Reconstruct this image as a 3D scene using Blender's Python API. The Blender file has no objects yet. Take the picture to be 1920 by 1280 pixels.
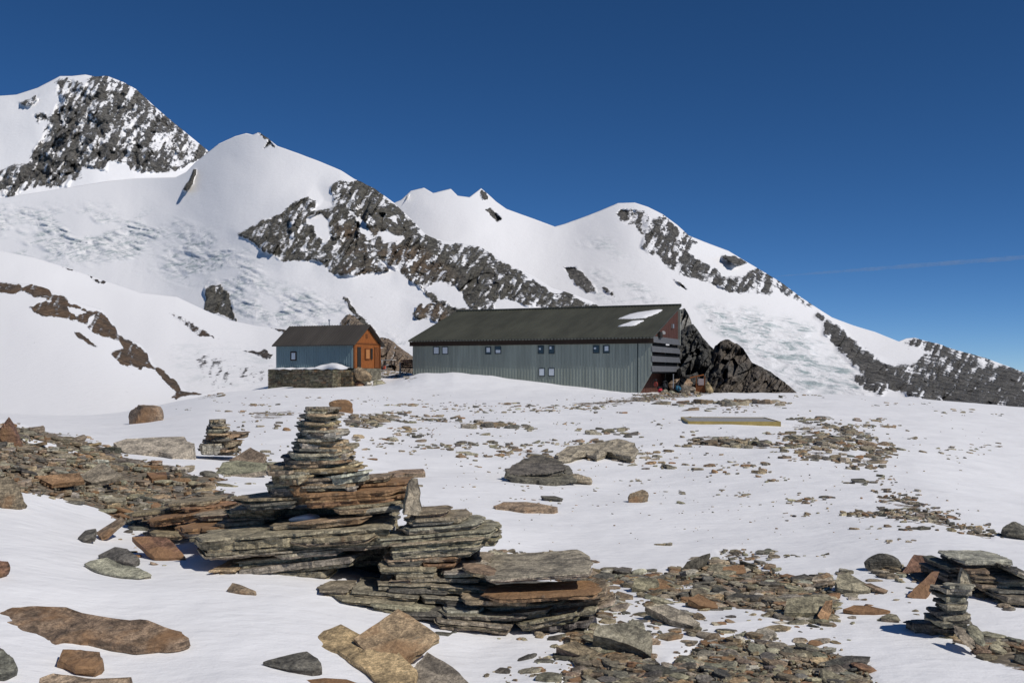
import bpy, math, random
import numpy as np
from mathutils import Matrix, Vector

# ------------------------------------------------------------------ camera, sky, sun
F, CX, HY, EYE = 1867.0, 960.0, 700.0, 1.7      # focal length in photo pixels, horizon row, eye height
scene = bpy.context.scene
cam_d = bpy.data.cameras.new("camera"); cam = bpy.data.objects.new("camera", cam_d)
scene.collection.objects.link(cam); scene.camera = cam
cam.location = (0, 0, EYE); cam.rotation_euler = (math.radians(90), 0, 0)
cam_d.sensor_width = 36; cam_d.lens = F/1920*36; cam_d.shift_y = (HY-640)/1920
cam_d.clip_start = 0.1; cam_d.clip_end = 100000

SUN = Vector((0.57, -0.40, 0.70)).normalized()   # direction towards the sun: right, slightly behind the camera
w = bpy.data.worlds.new("World"); scene.world = w; w.use_nodes = True
wn = w.node_tree.nodes; wl = w.node_tree.links
sky = wn.new('ShaderNodeTexSky'); sky.sky_type = 'NISHITA'; sky.sun_disc = False
sky.sun_elevation = math.asin(SUN.z); sky.sun_rotation = math.atan2(SUN.x, SUN.y)
sky.altitude = 2600; sky.air_density = 0.5; sky.dust_density = 0.05; sky.ozone_density = 4.5
hs = wn.new('ShaderNodeHueSaturation'); hs.inputs['Saturation'].default_value = 1.18
wl.new(sky.outputs[0], hs.inputs['Color']); wl.new(hs.outputs[0], wn['Background'].inputs[0])
wn['Background'].inputs[1].default_value = 0.095
sd = bpy.data.lights.new("sun", 'SUN'); sd.energy = 3.3; sd.angle = math.radians(0.5); sd.color = (1.0, 0.96, 0.90)
so = bpy.data.objects.new("sun", sd); scene.collection.objects.link(so)
so.rotation_euler = SUN.to_track_quat('Z', 'Y').to_euler()
vs = scene.view_settings; vs.view_transform = 'Standard'; vs.look = 'None'; vs.gamma = 1; vs.exposure = -0.08
scene.cycles.max_bounces = 6

# ------------------------------------------------------------------ small helpers
RG = np.random.default_rng(7)
def hsh(a, b, c):
    with np.errstate(over='ignore'):
        h = (a.astype(np.int64)*374761393 + b.astype(np.int64)*668265263 + c.astype(np.int64)*2147483647) & 0xffffffff
        h = ((h ^ (h >> 13))*1274126177) & 0xffffffff
        h = (h ^ (h >> 16))
    return (h & 0xffffff)/float(0xffffff)
def vn(x, y, z=0.0):
    x, y, z = np.broadcast_arrays(np.asarray(x, float), np.asarray(y, float), np.asarray(z, float))
    xi, yi, zi = np.floor(x), np.floor(y), np.floor(z)
    fx, fy, fz = x-xi, y-yi, z-zi
    fx = fx*fx*fx*(fx*(fx*6-15)+10); fy = fy*fy*fy*(fy*(fy*6-15)+10); fz = fz*fz*fz*(fz*(fz*6-15)+10)
    r = 0
    for dx in (0, 1):
        wx = fx if dx else 1-fx
        for dy in (0, 1):
            wy = fy if dy else 1-fy
            for dz in (0, 1):
                wz = fz if dz else 1-fz
                r = r + wx*wy*wz*hsh(xi+dx, yi+dy, zi+dz)
    return r
def fbm(x, y, z=0.0, o=4, g=0.5):
    s, a, t = 0, 1.0, 0
    for i in range(o):
        s = s + a*vn(x*2**i+17*i, y*2**i+31*i, z+5.3*i); t += a; a *= g
    return s/t
def rfbm(x, y, z=0.0, o=4, g=0.5):
    s, a, t = 0, 1.0, 0
    for i in range(o):
        s = s + a*(1-np.abs(2*vn(x*2**i+13*i, y*2**i+7*i, z+3.1*i)-1)); t += a; a *= g
    return s/t
def sst(a, b, x):
    t = np.clip((x-a)/(b-a), 0, 1); return t*t*(3-2*t)
def ip(pts, x):
    p = np.array(pts, float); return np.interp(x, p[:, 0], p[:, 1])
def sdf(poly, X, Y):
    """signed distance (positive inside) of points to a polygon"""
    p = np.array(poly, float); n = len(p)
    d = np.full(X.shape, 1e18); ins = np.zeros(X.shape, bool)
    for i in range(n):
        ax, ay = p[i]; bx, by = p[(i+1) % n]
        ex, ey = bx-ax, by-ay; wx, wy = X-ax, Y-ay
        t = np.clip((wx*ex+wy*ey)/(ex*ex+ey*ey+1e-9), 0, 1)
        d = np.minimum(d, (wx-ex*t)**2+(wy-ey*t)**2)
        c = ((ay > Y) != (by > Y)) & (X < (bx-ax)*(Y-ay)/((by-ay)+1e-12)+ax)
        ins ^= c
    d = np.sqrt(d); return np.where(ins, d, -d)
def P3(px, py, Y): return Vector(((px-CX)/F*Y, Y, EYE-(py-HY)/F*Y))

def tag(o, label=None, cat=None, group=None, kind=None):
    if label: o['label'] = label
    if cat: o['category'] = cat
    if group: o['group'] = group
    if kind: o['kind'] = kind
    return o
def link(o, parent=None):
    scene.collection.objects.link(o)
    if parent is not None: o.parent = parent
    return o
def empty(name, loc=(0, 0, 0), rz=0.0):
    o = bpy.data.objects.new(name, None); o.location = loc; o.rotation_euler = (0, 0, rz); o.empty_display_size = .2
    return link(o)
class MB:
    """collects pieces of one mesh; every vertex carries a tint (rgb) and a rust amount (alpha)"""
    def __init__(s): s.v, s.f, s.c, s.n = [], [], [], 0
    def add(s, v, f, c=(.2, .2, .2, 0)):
        v = np.asarray(v, float).reshape(-1, 3)
        c = np.asarray(c, float)
        if c.ndim == 1: c = np.tile(c, (len(v), 1))
        s.v.append(v); s.c.append(c); s.f += [tuple(i+s.n for i in q) for q in f]; s.n += len(v)
    def box(s, x0, x1, y0, y1, z0, z1, c=(.2, .2, .2, 0)):
        v = [(x0,y0,z0),(x1,y0,z0),(x1,y1,z0),(x0,y1,z0),(x0,y0,z1),(x1,y0,z1),(x1,y1,z1),(x0,y1,z1)]
        s.add(v, [(0,3,2,1),(4,5,6,7),(0,1,5,4),(1,2,6,5),(2,3,7,6),(3,0,4,7)], c)
    def hexa(s, v, c=(.2, .2, .2, 0)):      # 8 corners, bottom ring then top ring
        s.add(v, [(0,3,2,1),(4,5,6,7),(0,1,5,4),(1,2,6,5),(2,3,7,6),(3,0,4,7)], c)
    def tube(s, a, b, r, n=8, c=(.2, .2, .2, 0), r2=None):
        a, b = Vector(a), Vector(b); d = (b-a).normalized(); u = d.orthogonal().normalized(); w_ = d.cross(u)
        r2 = r if r2 is None else r2
        v = [a+(u*math.cos(2*math.pi*i/n)+w_*math.sin(2*math.pi*i/n))*r for i in range(n)]
        v += [b+(u*math.cos(2*math.pi*i/n)+w_*math.sin(2*math.pi*i/n))*r2 for i in range(n)]
        f = [(i, (i+1) % n, n+(i+1) % n, n+i) for i in range(n)]+[tuple(range(n-1, -1, -1)), tuple(range(n, 2*n))]
        s.add([tuple(p) for p in v], f, c)
    def build(s, name, mat, parent=None, smooth=False):
        me = bpy.data.meshes.new(name)
        v = np.concatenate(s.v); me.from_pydata(v.tolist(), [], s.f)
        a = me.attributes.new('tint', 'FLOAT_COLOR', 'POINT'); a.data.foreach_set('color', np.concatenate(s.c).ravel())
        if smooth: me.polygons.foreach_set('use_smooth', [True]*len(me.polygons))
        me.materials.append(mat); me.update()
        return link(bpy.data.objects.new(name, me), parent)
def grid_mesh(name, V, attrs, mat, smooth=True, flip=False):
    ny, nx = V.shape[:2]
    idx = np.arange(ny*nx).reshape(ny, nx)
    q = np.stack([idx[:-1, :-1], idx[:-1, 1:], idx[1:, 1:], idx[1:, :-1]], -1).reshape(-1, 4)
    if flip: q = q[:, ::-1]
    me = bpy.data.meshes.new(name)
    me.vertices.add(ny*nx); me.vertices.foreach_set('co', V.reshape(-1, 3).astype(np.float32).ravel())
    me.loops.add(q.size); me.loops.foreach_set('vertex_index', q.ravel().astype(np.int32))
    me.polygons.add(len(q)); me.polygons.foreach_set('loop_start', np.arange(0, q.size, 4, dtype=np.int32))
    me.polygons.foreach_set('loop_total', np.full(len(q), 4, np.int32))
    me.update(calc_edges=True); me.validate()
    me.polygons.foreach_set('use_smooth', np.full(len(q), smooth))
    for k, a in attrs.items():
        at = me.attributes.new(k, 'FLOAT', 'POINT'); at.data.foreach_set('value', a.ravel().astype(np.float32))
    me.materials.append(mat); me.update()
    return link(bpy.data.objects.new(name, me))

# ------------------------------------------------------------------ materials
class NT:
    def __init__(s, name):
        m = bpy.data.materials.new(name); m.use_nodes = True; s.m = m; s.t = m.node_tree
        s.b = s.t.nodes['Principled BSDF']
    def n(s, typ, **kw):
        o = s.t.nodes.new(typ)
        for k, v in kw.items():
            if k.startswith('i_'): o.inputs[k[2:].replace('_', ' ')].default_value = v
            else: setattr(o, k, v)
        return o
    def l(s, a, b): s.t.links.new(a, b)
    def set(s, inp, val):
        if hasattr(val, 'links') or hasattr(val, 'is_linked'): s.l(val, inp)
        else: inp.default_value = val
    def obj(s, sc=(1, 1, 1), rot=(0, 0, 0)):
        t = s.n('ShaderNodeTexCoord'); m = s.n('ShaderNodeMapping'); m.inputs['Scale'].default_value = sc; m.inputs['Rotation'].default_value = rot
        s.l(t.outputs['Object'], m.inputs['Vector']); return m.outputs[0]
    def noise(s, vec, scale, detail=4, rough=.5, dist=0):
        o = s.n('ShaderNodeTexNoise'); o.inputs['Scale'].default_value = scale; o.inputs['Detail'].default_value = detail
        o.inputs['Roughness'].default_value = rough; o.inputs['Distortion'].default_value = dist
        s.l(vec, o.inputs['Vector']); return o.outputs['Fac']
    def ramp(s, fac, a, b):
        o = s.n('ShaderNodeMapRange', interpolation_type='SMOOTHSTEP'); s.set(o.inputs['Value'], fac)
        o.inputs['From Min'].default_value = a; o.inputs['From Max'].default_value = b; return o.outputs['Result']
    def lin(s, fac, a, b, c, d):
        o = s.n('ShaderNodeMapRange'); s.set(o.inputs['Value'], fac)
        for k, v in zip(('From Min', 'From Max', 'To Min', 'To Max'), (a, b, c, d)): o.inputs[k].default_value = v
        return o.outputs['Result']
    def mix(s, fac, a, b, mode='MIX'):
        o = s.n('ShaderNodeMix', data_type='RGBA', blend_type=mode); s.set(o.inputs[0], fac)
        s.set(o.inputs[6], a if not isinstance(a, tuple) else (*a, 1)[:4]); s.set(o.inputs[7], b if not isinstance(b, tuple) else (*b, 1)[:4]); return o.outputs[2]
    def math(s, op, a, b=0.0):
        o = s.n('ShaderNodeMath', operation=op); s.set(o.inputs[0], a); s.set(o.inputs[1], b); return o.outputs[0]
    def attr(s, name, out='Fac'):
        o = s.n('ShaderNodeAttribute', attribute_name=name); return o.outputs[out]
    def bump(s, h, strength, dist, prev=None):
        o = s.n('ShaderNodeBump'); o.inputs['Strength'].default_value = strength; o.inputs['Distance'].default_value = dist
        s.l(h, o.inputs['Height'])
        if prev is not None: s.l(prev, o.inputs['Normal'])
        return o.outputs[0]
SNOW = (0.90, 0.885, 0.88)

def mat_mountain(name, sc, rock=(0.165, 0.158, 0.142), rock2=(0.22, 0.17, 0.13), snow=SNOW, ks=1.0, bmp=.05):
    """snow and rock: where the attribute 'rock' says, broken up by fractal noise; 'ice' gives blue-green serac ice, 'brown' warmer rock"""
    n = NT(name); v = n.obj(); vs_ = n.obj((1, .35, 1.6), (0, .35, 0))
    cov = n.attr('rock'); fine = n.noise(n.obj((1, .35, 1.0), (0, .5, 0)), 42/sc, 8, .68, .5); fine2 = n.noise(n.obj((1, .4, .45), (0, -.5, 0)), 110/sc, 5, .65)
    f = n.math('ADD', cov, n.math('MULTIPLY', n.math('SUBTRACT', fine, 0.5), 1.5*ks))
    f = n.math('ADD', f, n.math('MULTIPLY', n.math('SUBTRACT', fine2, 0.5), 1.0*ks))
    mask = n.ramp(f, .37, .64)
    rn = n.noise(vs_, 48/sc, 6, .72); rn2 = n.noise(v, 4/sc, 3, .5)
    rc = n.mix(n.math('MULTIPLY', n.attr('brown'), n.ramp(rn2, .3, .6)), rock, rock2)
    rc = n.mix(1.0, rc, n.mix(n.ramp(rn, .34, .66), (.48, .48, .49), (1.5, 1.48, 1.43)), 'MULTIPLY')
    ice = n.math('MULTIPLY', n.attr('ice'), n.ramp(n.noise(n.obj((1, .4, 3.0), (0, .3, 0)), 16/sc, 5, .7, .8), .47, .64))
    snc = n.mix(ice, snow, (.38, .45, .45))
    n.l(n.mix(mask, snc, rc), n.b.inputs['Base Color']); n.b.inputs['Roughness'].default_value = .85
    n.b.inputs['Specular IOR Level'].default_value = .15
    h = n.math('MULTIPLY', n.noise(vs_, 40/sc, 7, .7), n.math('ADD', n.math('MULTIPLY', mask, .9), n.math('ADD', n.math('MULTIPLY', n.attr('ice'), .10), .035)))
    n.l(n.bump(h, 1.0, sc*bmp), n.b.inputs['Normal']); return n.m

def mat_ground():
    n = NT('snow_and_scree'); v = n.obj()
    cov = n.attr('bare'); n1 = n.noise(v, 2.2, 5, .6, .3); n2 = n.noise(v, 11, 4, .6)
    f = n.math('ADD', cov, n.math('MULTIPLY', n.math('SUBTRACT', n1, .5), 1.1))
    f = n.math('ADD', f, n.math('MULTIPLY', n.math('SUBTRACT', n2, .5), .5))
    mask = n.ramp(f, .46, .54)
    g = n.n('ShaderNodeTexVoronoi'); g.inputs['Scale'].default_value = 16; n.l(n.obj((1, 1.6, 1)), g.inputs['Vector'])
    hsv = n.n('ShaderNodeSeparateColor'); n.l(g.outputs['Color'], hsv.inputs[0])
    gc = n.mix(hsv.outputs[0], (.12, .10, .075), (.34, .28, .205))
    gc = n.mix(n.math('GREATER_THAN', hsv.outputs[1], .85), gc, (.24, .145, .085))
    gc = n.mix(1.0, gc, n.mix(n.noise(v, 30, 4, .6), (.45, .45, .45), (1.5, 1.5, 1.5)), 'MULTIPLY')
    dirt = n.ramp(n.noise(v, .8, 7, .68), .48, .75)
    sn = n.mix(n.math('MULTIPLY', dirt, .35), SNOW, (.66, .655, .66))
    n.l(n.mix(mask, sn, gc), n.b.inputs['Base Color']); n.b.inputs['Roughness'].default_value = .75
    n.b.inputs['Specular IOR Level'].default_value = .2
    h = n.math('ADD', n.math('MULTIPLY', n.noise(n.obj((1, 2.2, 1), (0, 0, .5)), 5, 5, .6), .35), n.math('MULTIPLY', n.math('MULTIPLY', g.outputs['Distance'], mask), -.8))
    h = n.math('ADD', h, n.math('MULTIPLY', n.noise(v, 60, 3, .6), .05)); h = n.math('ADD', h, n.math('MULTIPLY', n.noise(n.obj((1, 1.5, 1)), 1.3, 3, .6), .9))
    n.l(n.bump(h, .55, .07), n.b.inputs['Normal']); return n.m

def mat_stone(name='schist', bed=9.0, sc=1.0):
    """layered schist: the vertex colour 'tint' is the stone's own colour, its alpha the amount of rust"""
    n = NT(name); v = n.obj((sc, sc, sc)); vb = n.obj((sc, sc, sc*bed))
    t = n.n('ShaderNodeAttribute', attribute_name='tint')
    big = n.noise(v, 3.0, 4, .6); fine = n.noise(v, 26, 6, .7); bedn = n.noise(vb, 5, 5, .65)
    c = n.mix(1.0, t.outputs['Color'], n.mix(n.ramp(bedn, .34, .64), (.52, .52, .52), (1.4, 1.38, 1.33)), 'MULTIPLY')
    c = n.mix(1.0, c, n.mix(n.ramp(fine, .32, .68), (.55, .55, .55), (1.42, 1.4, 1.35)), 'MULTIPLY')
    grit = n.noise(v, 90, 3, .7); c = n.mix(1.0, c, n.mix(n.ramp(grit, .35, .65), (.75, .74, .72), (1.25, 1.25, 1.25)), 'MULTIPLY')
    rf = n.ramp(n.math('ADD', big, n.math('MULTIPLY', n.math('SUBTRACT', t.outputs['Alpha'], .5), .8)), .48, .66)
    c = n.mix(n.math('MULTIPLY', rf, .8), c, n.mix(fine, (.17, .095, .05), (.44, .25, .12)))
    lich = n.ramp(n.noise(v, 14, 3, .5, .6), .68, .76)
    c = n.mix(n.math('MULTIPLY', lich, .35), c, (.27, .27, .22))
    n.l(c, n.b.inputs['Base Color']); n.b.inputs['Roughness'].default_value = .72
    n.b.inputs['Specular IOR Level'].default_value = .3
    h = n.math('ADD', n.math('MULTIPLY', bedn, .7), n.math('MULTIPLY', fine, .45))
    h = n.math('ADD', h, n.math('MULTIPLY', big, .5))
    n.l(n.bump(h, .9, .035/sc), n.b.inputs['Normal']); return n.m

def mat_plain(name, col, rough=.6, var=.25, sc=3.0, stretch=(1, 1, 1), metal=0.0, bump=.0, spec=.3):
    n = NT(name); v = n.obj(stretch)
    a = n.noise(v, sc, 5, .6); b = n.noise(v, sc*9, 4, .6)
    lo = tuple(c*(1-var) for c in col); hi = tuple(min(1, c*(1+var)) for c in col)
    c = n.mix(n.ramp(a, .25, .75), lo, hi); c = n.mix(n.math('MULTIPLY', b, .35), c, tuple(x*.6 for x in col))
    n.l(c, n.b.inputs['Base Color']); n.b.inputs['Roughness'].default_value = rough; n.b.inputs['Metallic'].default_value = metal
    n.b.inputs['Specular IOR Level'].default_value = spec
    if bump: n.l(n.bump(b, bump, .01), n.b.inputs['Normal'])
    return n.m
def mat_wood(name, col, dark, scale=(8, 8, .6)):
    n = NT(name); v = n.obj(scale); a = n.noise(v, 3, 5, .65, .4); b = n.noise(n.obj((4, 4, 4)), 1.2, 3, .5)
    c = n.mix(n.ramp(a, .3, .7), dark, col); c = n.mix(n.math('MULTIPLY', n.ramp(b, .4, .7), .3), c, tuple(x*.55 for x in col))
    n.l(c, n.b.inputs['Base Color']); n.b.inputs['Roughness'].default_value = .7; n.b.inputs['Specular IOR Level'].default_value = .2
    n.l(n.bump(a, .5, .01), n.b.inputs['Normal']); return n.m

M_GROUND = mat_ground()
M_STONE = mat_stone(); M_STONE_FAR = mat_stone('schist_coarse', 3.0, .25)
M_SNOW = mat_plain('loose_snow', SNOW, .7, .03, 3, bump=.4)

# ------------------------------------------------------------------ mountains: real relief, ridge to foot, with a back slope
def relief(name, px0, px1, step, top, bot, ytop, ybot, mat, rocks=(), ices=(), browns=(), holes=(), amp=1.0, rows=None,
           jag=2.0, power=1.35, big=.02, bigs=170.0, seed=0.0, ns=1.0, bulges=(), smooth=True, back=.35, rock_all=None, dsm=170.0, facets=0):
    px = np.arange(px0, px1+.1, step); nx = len(px)
    tp = ip(top, px); bt = ip(bot, px)
    rows = rows or int(max(bt-tp)/step)
    t = np.linspace(0, 1, rows)[:, None]
    PY = tp+(bt-tp)*t; PX = np.broadcast_to(px, PY.shape).copy()
    Yt, Yb = ip(ytop, px), ip(ybot, px)
    pad_ = int(dsm/step); ker = np.hanning(2*pad_+1); ker /= ker.sum()
    sm = lambda a: np.convolve(np.pad(a, pad_, mode='edge'), ker, 'valid')
    tps, Yt, Yb = sm(tp), sm(Yt), sm(Yb)
    tt = (PY-tps)/(bt-tps); h_ = 1-tt
    Y = Yb+(Yt-Yb)*np.sign(h_)*np.abs(h_)**power
    cov = np.zeros(PY.shape)
    wx = (fbm(PX/26*ns, PY/26*ns, seed+3)-.5)*16/ns; wy = (fbm(PX/26*ns, PY/26*ns, seed+9)-.5)*16/ns
    for poly, dens, soft in rocks:
        s = sdf(poly, PX+wx, PY+wy)
        cov = np.maximum(cov, sst(-soft, soft, s)*dens)
    for poly, soft in holes:
        cov *= 1-sst(-soft, soft, sdf(poly, PX+wx, PY+wy))
    if rock_all is not None: cov = np.full(PY.shape, float(rock_all))
    ice = np.zeros(PY.shape)
    for poly, dens, soft in ices: ice = np.maximum(ice, sst(-soft, soft, sdf(poly, PX+wx, PY+wy))*dens)
    ice *= 1-np.clip(cov*1.5, 0, 1)
    br = np.zeros(PY.shape)
    for poly, soft in browns: br = np.maximum(br, sst(-soft, soft, sdf(poly, PX, PY)))
    rk = sst(.2, .6, cov)
    # streaky coverage noise: gullies that run down the slope
    g = fbm((PX*.9+PY*.5)/6*ns, (PY-PX*.35)/19*ns, seed+20, 4)-.5
    g2 = fbm(PX/5*ns, PY/7*ns, seed+44, 3)-.5
    cov2 = np.where(cov > .01, cov*1.0+(g*1.35+g2*.6)*np.minimum(cov*2, 1)*(1-sst(.75, 1.0, cov)*.5), cov)
    # relief, along the line of distance
    d = (fbm(PX/bigs, PY/bigs*1.2, seed+50, 3)-.5)*2*big
    d += (fbm(PX/60*ns, PY/80*ns, seed+60, 3)-.5)*.006
    d -= rk*.004*amp
    d += rk*amp*((rfbm((PX+PY*.4)/34*ns, (PY-PX*.3)/52*ns, seed+70, 5, .55)-.6)*.03+(fbm(PX/9*ns, PY/9*ns, seed+80, 4, .6)-.5)*.013)
    ice = ice*sst(.28, .55, fbm((PX-PY*.6)/55, (PY+PX*.2)/26, seed+95, 3))
    fl = (fbm(PX/90, PY/60, seed+97, 2)-.5)*22
    d += ice*((rfbm((PX-PY*.5+fl)/30*ns, (PY+PX*-.25+fl)/9*ns, seed+90, 4, .5)-.6)*.020)
    facets = facets or int(min(170, 24*max(1, len(rocks)*1.6)) if rock_all is None and len(rocks) > 2 else 0)
    if facets:
        rr = np.random.default_rng(int(seed)); cand_ = np.argwhere(rk > .5); pk_ = cand_[rr.integers(len(cand_), size=facets)]
        cx, cy = PX[pk_[:, 0], pk_[:, 1]], PY[pk_[:, 0], pk_[:, 1]]
        wX, wY = PX+wx*.5, PY+wy*.5; best = np.full(PX.shape, 1e9); fd = np.zeros(PX.shape)
        ax, ay, a0 = rr.normal(size=facets)*.0009, rr.normal(size=facets)*.0007, rr.normal(size=facets)*(.006 if rock_all is not None else .0022)
        for q in range(facets):
            ds = np.hypot(wX-cx[q]+(wY-cy[q])*.5, (wY-cy[q])*.55)
            m_ = ds < best; best = np.where(m_, ds, best); fd = np.where(m_, a0[q]+ax[q]*(wX-cx[q])+ay[q]*(wY-cy[q]), fd)
        d += fd*(1 if rock_all is not None else sst(.35, .8, cov)*.62)
    for poly, soft, a in bulges: d -= sst(-soft, soft, sdf(poly, PX, PY))*a
    fade = np.minimum(1, t*14)*.8+.2
    Y = Y*(1+d*fade)
    PY = PY+((fbm(px/16*ns, seed*1.0, 1.0, 5, .6)-.5)*jag*2*(.15+rk[0]))*np.exp(-np.maximum(PY-tp, 0)/4)
    V = np.stack([(PX-CX)/F*Y, Y, EYE-(PY-HY)/F*Y], -1)
    # the far side of the ridge
    r0 = V[0]; H = abs(V[0, :, 2]-V[-1, :, 2]).max()
    bs = []
    for k in (1.0, .7, .4, .2, .08):
        b = r0.copy(); sc = 1+k*back*.6
        b[:, 1] = r0[:, 1]*sc; b[:, 0] = r0[:, 0]*sc; b[:, 2] = r0[:, 2]-H*k*(.8+.3*fbm(px/40, k*3, 2))
        bs.append(b)
    V = np.concatenate([np.array(bs), V]); pad = lambda a: np.concatenate([np.repeat(a[:1], 5, 0), a])
    o = grid_mesh(name, V, {'rock': pad(cov2), 'ice': pad(ice), 'brown': pad(br)}, mat, smooth, flip=True)
    return o

def B(o, ox, oy, s):     # points read off an enlarged view: origin and scale
    return [(ox+x/s, oy+y/s) for x, y in o]

# far left rocky peak
m1 = mat_mountain('mountain_far', 900, rock=(.215, .205, .19), ks=.9)  # rock colour lightened to imitate haze over the distance
peak_rock = [(108,152),(125,148),(160,146),(200,142),(255,165),(300,205),(345,245),(392,284),(378,300),(350,314),(310,326),(292,326),(255,320),(250,325),(240,312),(215,305),(202,304),(200,326),(180,320),(165,318),(145,330),(130,350),(95,350),(60,356),(20,370),(-10,372),(-40,380),(-60,330),(0,318),(30,312),(55,308),(62,290),(68,262),(90,235),(102,210),(112,180)]
relief('far_peak', -420, 430, 1.9,
       [(-420,260),(-200,215),(0,180),(30,178),(70,165),(95,152),(112,143),(135,143),(160,140),(178,144),(200,142),(235,156),(255,167),(290,200),(320,225),(350,250),(390,283),(430,330)],
       [(-420,470),(430,440)], [(-420,4600),(430,4300)], [(-420,3300),(430,3500)], m1,
       rocks=[(peak_rock, .53, 5), ([(100,152),(120,150),(140,190),(150,240),(165,290),(150,330),(95,345),(40,350),(0,362),(0,325),(55,315),(70,270),(95,230),(108,190)], .68, 12),
              ([(35,190),(70,178),(72,190),(48,200)], .55, 4), ([(58,215),(85,210),(95,225),(75,235)], .5, 6), ([(160,250),(200,260),(240,300),(205,305),(165,300)], .72, 10), ([(255,265),(290,290),(280,315),(250,318)], .72, 8)],
       jag=1.6, big=.012, seed=1.0, amp=1.1, power=1.2)
# back snow peaks and the right-hand mountain
m3 = mat_mountain('mountain_right', 800, rock=(.19, .18, .165))
pk = B([(465,178),(490,150),(520,143),(580,165),(640,195),(720,186),(800,250),(860,305),(905,335),(860,350),(840,390),(900,420),(960,440),(1040,530),(1130,520),(1200,485),(1240,480),(1290,515),(1290,560),(1305,600),(1290,632),(1160,600),(1040,592),(1000,572),(860,520),(760,482),(690,402),(580,372),(590,300),(560,235),(520,240),(480,205)], 1000, 340, 2.91)
ridge_r = B([(1200,480),(1290,512),(1340,545),(1400,580),(1470,635),(1560,692),(1520,690),(1400,632),(1300,600),(1240,520)], 1000, 340, 2.91)
gl_rock = [(1530,594),(1536,586),(1546,596),(1558,599),(1572,610),(1590,633),(1608,649),(1627,663),(1650,672),(1663,679),(1682,684),(1720,680),(1750,682),(1800,690),(1860,690),(1930,705),(1990,720),(1990,790),(1750,790),(1735,755),(1700,742),(1682,725),(1660,730),(1652,742),(1640,735),(1610,728),(1600,700),(1625,698),(1605,690),(1585,668),(1570,655),(1572,642),(1545,628),(1545,606)]
relief('right_mountain', 640, 2320, 2.0,
       [(640,440),(700,405),(738,381),(752,375),(770,358),(795,352),(812,362),(845,354),(858,367),(880,370),(902,353),(914,363),(930,378),(950,392),(1000,410),(1040,425),(1058,420),(1100,405),(1130,393),(1158,381),(1190,380),(1215,388),(1243,402),(1270,422),(1292,442),(1330,457),(1365,470),(1402,492),(1440,514),(1470,533),(1500,556),(1530,576),(1560,595),(1600,610),(1640,622),(1685,640),(1700,634),(1715,633),(1760,645),(1800,658),(1850,672),(1900,690),(1960,712),(2320,740)],
       [(640,760),(2320,800)], [(640,4200),(1050,3900),(1200,3600),(1500,3000),(1700,2500),(2320,2200)], [(640,2000),(1200,1300),(1600,1000),(2320,1000)], m3,
       rocks=[(pk, .56, 5), (ridge_r, .42, 4), (gl_rock, .66, 5), ([(1545,605),(1600,645),(1660,690),(1740,740),(1700,742),(1620,700),(1560,640)], .95, 8), ([(1700,690),(1930,715),(1990,790),(1750,775)], .8, 12),
              (B([(1030,400),(1090,398),(1175,442),(1100,440),(1040,425)], 1000, 340, 2.91), .85, 3),
              (B([(465,178),(490,150),(525,150),(520,200),(500,215)], 1000, 340, 2.91), .9, 3),
              (B([(770,530),(800,540),(835,592),(800,572)], 1000, 340, 2.91), .95, 2.5),
              (B([(172,460),(230,458),(300,530),(335,580),(350,620),(285,600),(200,530)], 1000, 340, 2.91), .85, 3),
              (B([(360,572),(430,605),(440,632),(385,605)], 1000, 340, 2.91), .8, 3),
              ([(898,362),(903,354),(912,362),(914,372),(905,374)], .85, 2.5), ([(912,390),(922,388),(942,412),(935,418),(920,404)], .9, 2),
              ([(757,372),(772,360),(765,370)], .7, 2),
              ([(1690,640),(1712,632),(1760,642),(1850,670),(1925,700),(1925,720),(1700,690),(1740,665)], .55, 6),
              ([(1740,650),(1925,700),(1925,740),(1800,700)], .75, 10)],
       ices=[(B([(230,330),(400,310),(520,420),(420,430),(300,370)], 1000, 340, 2.91), .45, 12),
             ([(1105,505),(1190,520),(1290,600),(1300,680),(1200,600),(1120,560)], .55, 12),
             ([(1315,575),(1400,580),(1540,615),(1570,660),(1620,720),(1640,760),(1520,760),(1440,700),(1380,640),(1325,610)], 1.0, 12)],
       bulges=[(gl_rock, 8, .03)], seed=2.0, big=.015, jag=1.5, power=1.3)
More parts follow.
